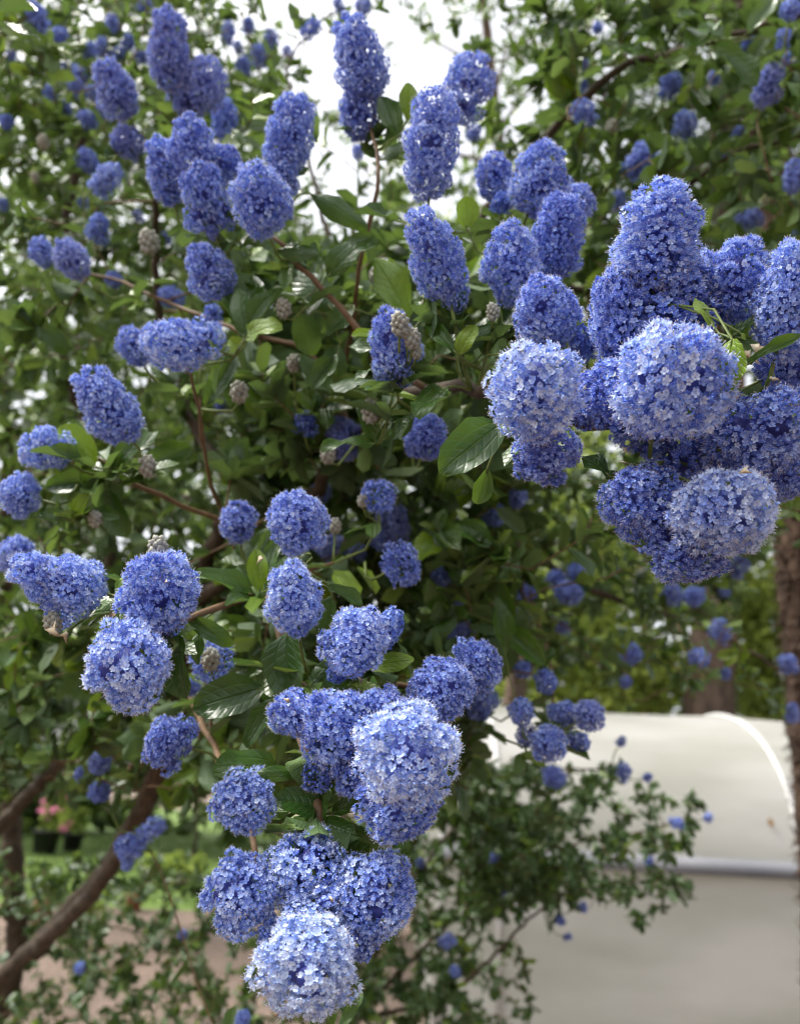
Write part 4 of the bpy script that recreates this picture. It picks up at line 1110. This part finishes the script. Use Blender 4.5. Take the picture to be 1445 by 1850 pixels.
# leaves that can be told apart in the photograph: base px, tip px, depth base, depth tip, width factor, roll, tint
HL = [
 (908, 762, 796, 848, .475, .455, 1.02, -18, .2), (880, 846, 862, 912, .49, .50, 1.0, -20, .45), (1322, 612, 1312, 708, .408, .402, 1.1, 20, .97), (1288, 588, 1266, 528, .425, .43, .75, 10, .96),
 (1325, 605, 1386, 568, .455, .45, .9, -25, .15), (1345, 612, 1372, 632, .45, .445, 1.1, 20, .2), (1350, 658, 1450, 600, .425, .40, .42, 20, .35), (1335, 600, 1350, 612, .42, .42, 1.2, 0, .92),
 (842, 412, 842, 354, .60, .59, 1.6, 10, .93), (735, 218, 740, 146, .73, .72, 1.1, 15, .90), (722, 252, 690, 166, .74, .74, .9, -15, .45), (690, 290, 728, 246, .73, .72, 1.0, 10, .1),
 (560, 348, 660, 398, .69, .68, .7, 25, .2), (590, 502, 662, 408, .67, .66, .9, 10, .35), (738, 575, 690, 462, .66, .64, 1.0, -10, .88), (718, 400, 640, 372, .68, .66, .95, 20, .2),
 (500, 450, 566, 452, .655, .64, .9, 30, .25), (445, 612, 436, 512, .66, .66, .85, 15, .62), (446, 612, 512, 516, .66, .67, .7, -15, .66), (444, 612, 488, 572, .65, .63, 1.3, 5, .95),
 (440, 608, 408, 530, .66, .68, .7, 10, .4), (452, 605, 452, 484, .68, .70, .8, 0, .45), (826, 640, 768, 570, .555, .56, .6, -20, .55), (828, 640, 852, 588, .55, .54, 1.2, 10, .96),
 (830, 640, 885, 560, .56, .56, .8, 0, .4), (822, 635, 800, 590, .57, .58, 1.1, 10, .1), (806, 700, 748, 728, .56, .53, 1.0, 15, .45), (690, 612, 634, 604, .57, .57, .9, 10, .98),
 (700, 690, 596, 668, .59, .60, 1.0, 25, .08), (672, 668, 640, 676, .57, .56, .9, 20, .3), (700, 630, 628, 612, .60, .60, .8, -10, .3), (680, 802, 584, 788, .61, .59, .65, 20, .5),
 (678, 800, 650, 730, .61, .61, .9, 10, .35), (684, 798, 705, 735, .61, .62, .8, -10, .45), (690, 775, 760, 705, .60, .60, .6, 0, .1), (740, 745, 720, 790, .58, .57, .9, 30, .05),
 (462, 1074, 354, 1028, .61, .59, .75, 20, .55), (470, 1070, 462, 992, .61, .61, .95, 5, .94), (466, 1078, 412, 1084, .61, .58, 1.0, 15, .4), (476, 1070, 490, 975, .62, .62, .7, 0, .5),
 (475, 1090, 430, 1020, .63, .63, .9, -10, .3), (520, 1140, 515, 1262, .57, .55, 1.35, 15, .05), (478, 1242, 348, 1278, .58, .56, 1.15, -10, .02), (505, 1392, 400, 1370, .50, .475, 1.1, 15, .42),
 (545, 1398, 474, 1396, .48, .465, .7, -15, .5), (590, 1462, 498, 1440, .48, .47, 1.15, 10, .12), (582, 1482, 640, 1505, .475, .465, .9, 10, .2), (592, 1488, 706, 1560, .485, .49, .8, 20, .05),
 (584, 1496, 600, 1570, .48, .48, .7, -20, .1), (600, 1470, 665, 1440, .48, .48, .9, 0, .4), (500, 1260, 440, 1350, .56, .55, .8, 10, .1), (560, 1240, 600, 1180, .56, .57, .8, 0, .1),
 (172, 842, 108, 768, .675, .67, 1.05, 10, .93), (170, 845, 58, 802, .66, .63, .5, 25, .3), (165, 800, 125, 755, .69, .69, .9, 10, .5), (200, 862, 78, 878, .69, .68, .75, -25, .02),
 (205, 850, 262, 770, .69, .69, .9, 5, .3), (215, 840, 285, 762, .70, .71, .6, -10, .5), (130, 942, 55, 928, .66, .65, .8, 20, .45), (132, 940, 160, 890, .66, .66, 1.0, 10, .96), (135, 938, 210, 925, .67, .66, .7, -10, .3),
 (190, 885, 230, 970, .69, .69, 1.1, 20, .2), (215, 875, 345, 800, .70, .72, .6, 20, .35), (230, 1075, 180, 1090, .50, .49, .9, 10, .6), (215, 1085, 222, 1040, .51, .52, .8, 0, .86),
 (340, 1120, 420, 1160, .55, .55, .8, 10, .2), (360, 1140, 355, 1200, .56, .55, .9, 10, .3), (300, 1145, 330, 1180, .53, .53, 1.0, -10, .1), (660, 1205, 742, 1190, .53, .52, .8, 15, .93),
 (590, 1060, 660, 1090, .56, .57, .8, -10, .3), (600, 1075, 585, 1150, .57, .57, 1.0, 15, .1), (560, 1000, 480, 1010, .60, .61, .8, 20, .15), (912, 1182, 900, 1078, .80, .80, .7, 10, .62),
 (925, 1130, 905, 1052, .82, .82, .6, -10, .5), (905, 1128, 985, 1200, .82, .80, .8, 15, .60), (830, 1112, 772, 1158, .82, .80, .7, -10, .45), (975, 1210, 1000, 1170, .85, .85, .7, 0, .2),
 (0, 22, 66, 14, .80, .78, .7, -35, .4), (-10, 45, 70, 62, .80, .79, .75, -15, .2), (1285, 88, 1372, 140, .95, .92, .85, 15, .1), (1190, 112, 1128, 66, 1.0, 1.0, .8, 10, .5),
 (1240, 90, 1300, 10, .98, 1.0, .8, -10, .72), (1200, 95, 1150, 20, 1.0, 1.0, .8, 10, .6), (1310, 70, 1240, 0, .98, .98, .9, 20, .7), (1150, 85, 1085, 95, 1.02, 1.0, .9, 20, .4), (1350, 60, 1400, -10, .95, .95, .8, 0, .5),
 (610, 1862, 655, 1795, .62, .63, .6, 10, .5), (600, 1860, 600, 1800, .62, .62, .7, 10, .6), (370, 735, 425, 635, .72, .72, .7, 20, .1), (1100, 860, 1058, 812, .47, .475, 1.3, 10, .02),
 (520, 330, 560, 300, .72, .72, .9, 0, .3), (1450, 190, 1420, 140, .95, .95, .9, 0, .75), (440, 260, 420, 225, .9, .9, .9, 0, .7), (760, 720, 700, 780, .60, .59, .8, 20, .1),
 (920, 610, 985, 560, .57, .58, .8, 10, .2), (900, 640, 960, 660, .55, .54, .9, 0, .1), (870, 640, 930, 540, .57, .58, .9, -10, .15), (545, 560, 560, 640, .70, .70, 1.3, 10, .25), (600, 560, 545, 470, .70, .71, 1.2, 10, .2),
 (640, 560, 590, 600, .68, .67, 1.2, 0, .35), (580, 480, 520, 430, .69, .70, .9, 10, .3), (700, 560, 700, 500, .7, .7, .8, 0, .4), (610, 640, 560, 700, .72, .71, 1.0, 0, .35), (540, 640, 600, 700, .74, .73, 1.0, 0, .6),
]
for bx, by, tx, ty, db, dt, wf, roll, tint in HL:
    p, q = P(bx, by, db), P(tx, ty, dt)
    d = q-p; L = np.linalg.norm(d); d = d/L
    n0 = unit(-CF*0.8 + CU*0.55); n0 = unit(n0 - d*(n0 @ d)); s0 = np.cross(d, n0)
    n = math.cos(R(roll))*n0 + math.sin(R(roll))*s0
    A_.leaves.add(p, d, n, L, wf, tint, force=True)
    # leaf stalk back to the wood
    c2, r2 = A_.attach(p, d, 0.0007)
    if len(c2) > 1 and np.linalg.norm(c2[0]-c2[-1]) < 0.16:
        world_child(link('leaf_stalk', tri_mesh('leaf_stalk', *tube(np.vstack([c2, (p+d*L*0.12)[None]]), np.r_[np.minimum(r2, .0011), .0006], 5), M['stalk'])), ra)

fill(A_, 760, (-160, 520), (150, 1240), (0.92, 2.2), leafL=.040)
fill(A_, 520, (420, 960), (430, 1180), (0.76, 1.35), leafL=.044)
fill(A_, 220, (420, 960), (430, 1180), (1.3, 2.1), leafL=.040)
fill(A_, 230, (960, 1600), (-120, 520), (0.98, 1.5), leafL=.046)
fill(A_, 150, (960, 1600), (-120, 560), (1.5, 2.3), leafL=.040)
fill(A_, 280, (830, 1420), (830, 1230), (1.2, 2.0), prob=lambda x, y, d: 1.0 if y < 1000 or x < 1050 else max(0.12, 1-(x-1000)/420))
fill(A_, 90, (1050, 1560), (480, 1000), (0.75, 1.6))
fill(A_, 240, (-100, 420), (1140, 1440), (0.9, 1.9), leafL=.042)
fill(A_, 230, (330, 860), (1130, 1430), (0.72, 1.5), leafL=.042)
fill(A_, 330, (-160, 500), (-140, 200), (1.1, 2.3), prob=lambda x, y, d: 1.0 if x < 330 else 0.45)
fill(A_, 70, (480, 960), (-60, 430), (1.2, 2.2), prob=lambda x, y, d: 0.2 if 540 < x < 860 and y < 230 else 1.0)
finish(A_)

rc = thing('ceanothus_shrub', (-0.35, 2.35, 0), 'low small leaved ceanothus shrub with few blue heads in front of the hoop house', 'shrub')
C_ = Shrub(rc); C_.leaves.top = 0.35; C_.leaves.py = 0.03
CB = ('w', -0.35, 2.35, -0.03)
C_.limb([CB, (480, 2200, 2.3), (620, 1850, 2.25), (720, 1650, 2.2), (800, 1520, 2.1), (880, 1430, 2.0), (980, 1390, 1.85), (1110, 1392, 1.7)], .03, .004)
C_.limb([(620, 1850, 2.25), (760, 1720, 2.2), (900, 1580, 2.15), (1020, 1530, 2.1), (1130, 1510, 2.05), (1240, 1478, 2.0)], .018, .003)
C_.limb([(620, 1850, 2.25), (800, 1800, 2.2), (900, 1720, 2.15), (980, 1640, 2.1), (1080, 1600, 2.1), (1190, 1590, 2.1)], .016, .003)
C_.limb([CB, (450, 2100, 2.35), (420, 1900, 2.4), (350, 1760, 2.4), (250, 1690, 2.35), (130, 1660, 2.3)], .02, .004)
C_.limb([CB, (500, 2050, 2.2), (560, 1860, 2.2), (580, 1700, 2.2), (600, 1580, 2.2)], .02, .004)
for c_ in C_CL: add_cluster(C_, c_)
fill(C_, 560, (560, 960), (1390, 1950), (1.9, 2.5), leafL=0.034, prob=lambda x, y, d: 1.0 if x < 860 or y < 1660 else 0.25)
fill(C_, 360, (840, 1220), (1380, 1640), (1.75, 2.3), leafL=0.032, prob=lambda x, y, d: max(0.05, 1-(x-850)/400)*(1 if 1430 < y < 1620 else .5))
fill(C_, 460, (-80, 560), (1540, 1950), (1.9, 2.6), leafL=0.034)
for tip in [(1262, 1452, 2.0), (1250, 1490, 2.0), (1235, 1525, 2.05), (1215, 1600, 2.1), (1185, 1640, 2.1), (1240, 1610, 2.1), (1160, 1430, 1.9), (1150, 1650, 2.1)]:
    fill(C_, 3, (tip[0]-14, tip[0]+14), (tip[1]-14, tip[1]+14), (tip[2]-.03, tip[2]+.03), leafL=0.030)
finish(C_)

# ================================================================== POTTED PLANTS on the nursery ground
def pot_mesh(h, r0, r1, k=16):
    prof_ = [(0, 0), (r0, 0), (r1*0.97, h*0.9), (r1*1.06, h*0.9), (r1*1.06, h), (r1*0.93, h), (r1*0.9, h*0.88), (0, h*0.88)]
    V = []; T = []
    for r_, z in prof_:
        for j in range(k): V.append((r_*math.cos(2*math.pi*j/k), r_*math.sin(2*math.pi*j/k), z))
    for i in range(len(prof_)-1):
        for j in range(k):
            a, b = i*k+j, i*k+(j+1) % k
            T += [(a, b, b+k), (a, b+k, a+k)]
    return np.array(V), np.array(T)
def potted(px, py, size, mat_leaf, label, pot='pot', flowers=None, group=None, hgt=1.0, name='potted_plant'):
    g_ = ground_at(px, py)
    t = thing(name, g_, label, 'potted plant', group)
    V, T = pot_mesh(size*0.55, size*0.24, size*0.32)
    link('pot', tri_mesh('pot', V, T, M[pot], smooth=False), t)
    Vs_, Ts_ = [], []
    k = 14
    V = np.array([(size*.30*math.cos(2*math.pi*j/k), size*.30*math.sin(2*math.pi*j/k), size*.49) for j in range(k)]+[(0, 0, size*.50)])
    T = np.array([(k, j, (j+1) % k) for j in range(k)])
    link('compost', tri_mesh('compost', V, T, M['compost']), t)
    bl = [(np.array([rng.normal(0, .1)*size, rng.normal(0, .1)*size, size*(.75+.35*hgt*q)]), size*.34, 90) for q in (0, .5, 1.0)]
    V, T, A = leafy_mesh(bl, 9, size*0.16, mat_leaf, 0.3)
    link('foliage', tri_mesh('foliage', V, T, M[mat_leaf], ('luv', A)), t, kind='stuff')
    stems = []
    for _ in range(6):
        e = np.array([rng.normal(0, .13)*size, rng.normal(0, .13)*size, size*(.9+.3*hgt)])
        stems.append(tube(np.array([(0, 0, size*.45), e*[.4, .4, .75], e]), np.array([.012, .009, .004])*size, 5))
    link('stem', tri_mesh('stem', *join(stems), M['stalk']), t)
    if flowers:
        parts = []
        for _ in range(26):
            c0 = bl[rng.integers(3)][0]+unit(rng.normal(0, 1, 3)+[0, -.3, .6])*size*.36
            for j in range(5):
                a = 2*math.pi*j/5; s_ = size*.07
                d_ = np.array([math.cos(a), math.sin(a)*.5, math.sin(a)*.8])
                e_ = np.array([-math.sin(a), math.cos(a)*.5, math.cos(a)*.8])
                parts.append((np.array([c0, c0+d_*s_*.7+e_*s_*.4, c0+d_*s_*1.2+[0, -.01*size, 0], c0+d_*s_*.7-e_*s_*.4]), np.array([(0, 1, 2), (0, 2, 3)])))
        link('blossom', tri_mesh('blossom', *join(parts), M[flowers]), t)
    return t
potted(78, 1545, 0.95, 'lime_leaf', 'pink flowered shrub in a black pot beyond the slanting shrub limbs', flowers='pink', hgt=1.2)
potted(128, 1540, 0.75, 'lime_leaf', 'yellow green leafy plant in a black pot next to the pink flowered one')
for px_, py_, s_ in ((262, 1606, .42), (292, 1606, .40), (322, 1608, .42), (352, 1606, .40)):
    potted(px_, py_, s_, 'lime_leaf', 'small yellow leaved plant in a black pot, one of a short row on the mulch', group='row of small yellow leaved pots')
potted(70, 1668, 0.42, 'tree_leaf', 'green plant in a terracotta pot behind the slanting limbs', pot='terracotta')
potted(140, 1712, 0.40, 'lime_leaf', 'bright green mounded plant in a black pot by the slanting limbs', hgt=.8)
potted(78, 1632, 0.34, 'tree_leaf', 'low plant in a white plastic pot on the mulch', pot='whiteplastic', hgt=.4)
potted(240, 1648, 0.36, 'tree_leaf', 'dark leaved plant in a terracotta pot on the mulch', pot='terracotta', hgt=.6)
potted(378, 1868, 0.26, 'tree_leaf', 'small plant in a white plastic pot at the foot of the low shrub', pot='whiteplastic', hgt=.5)
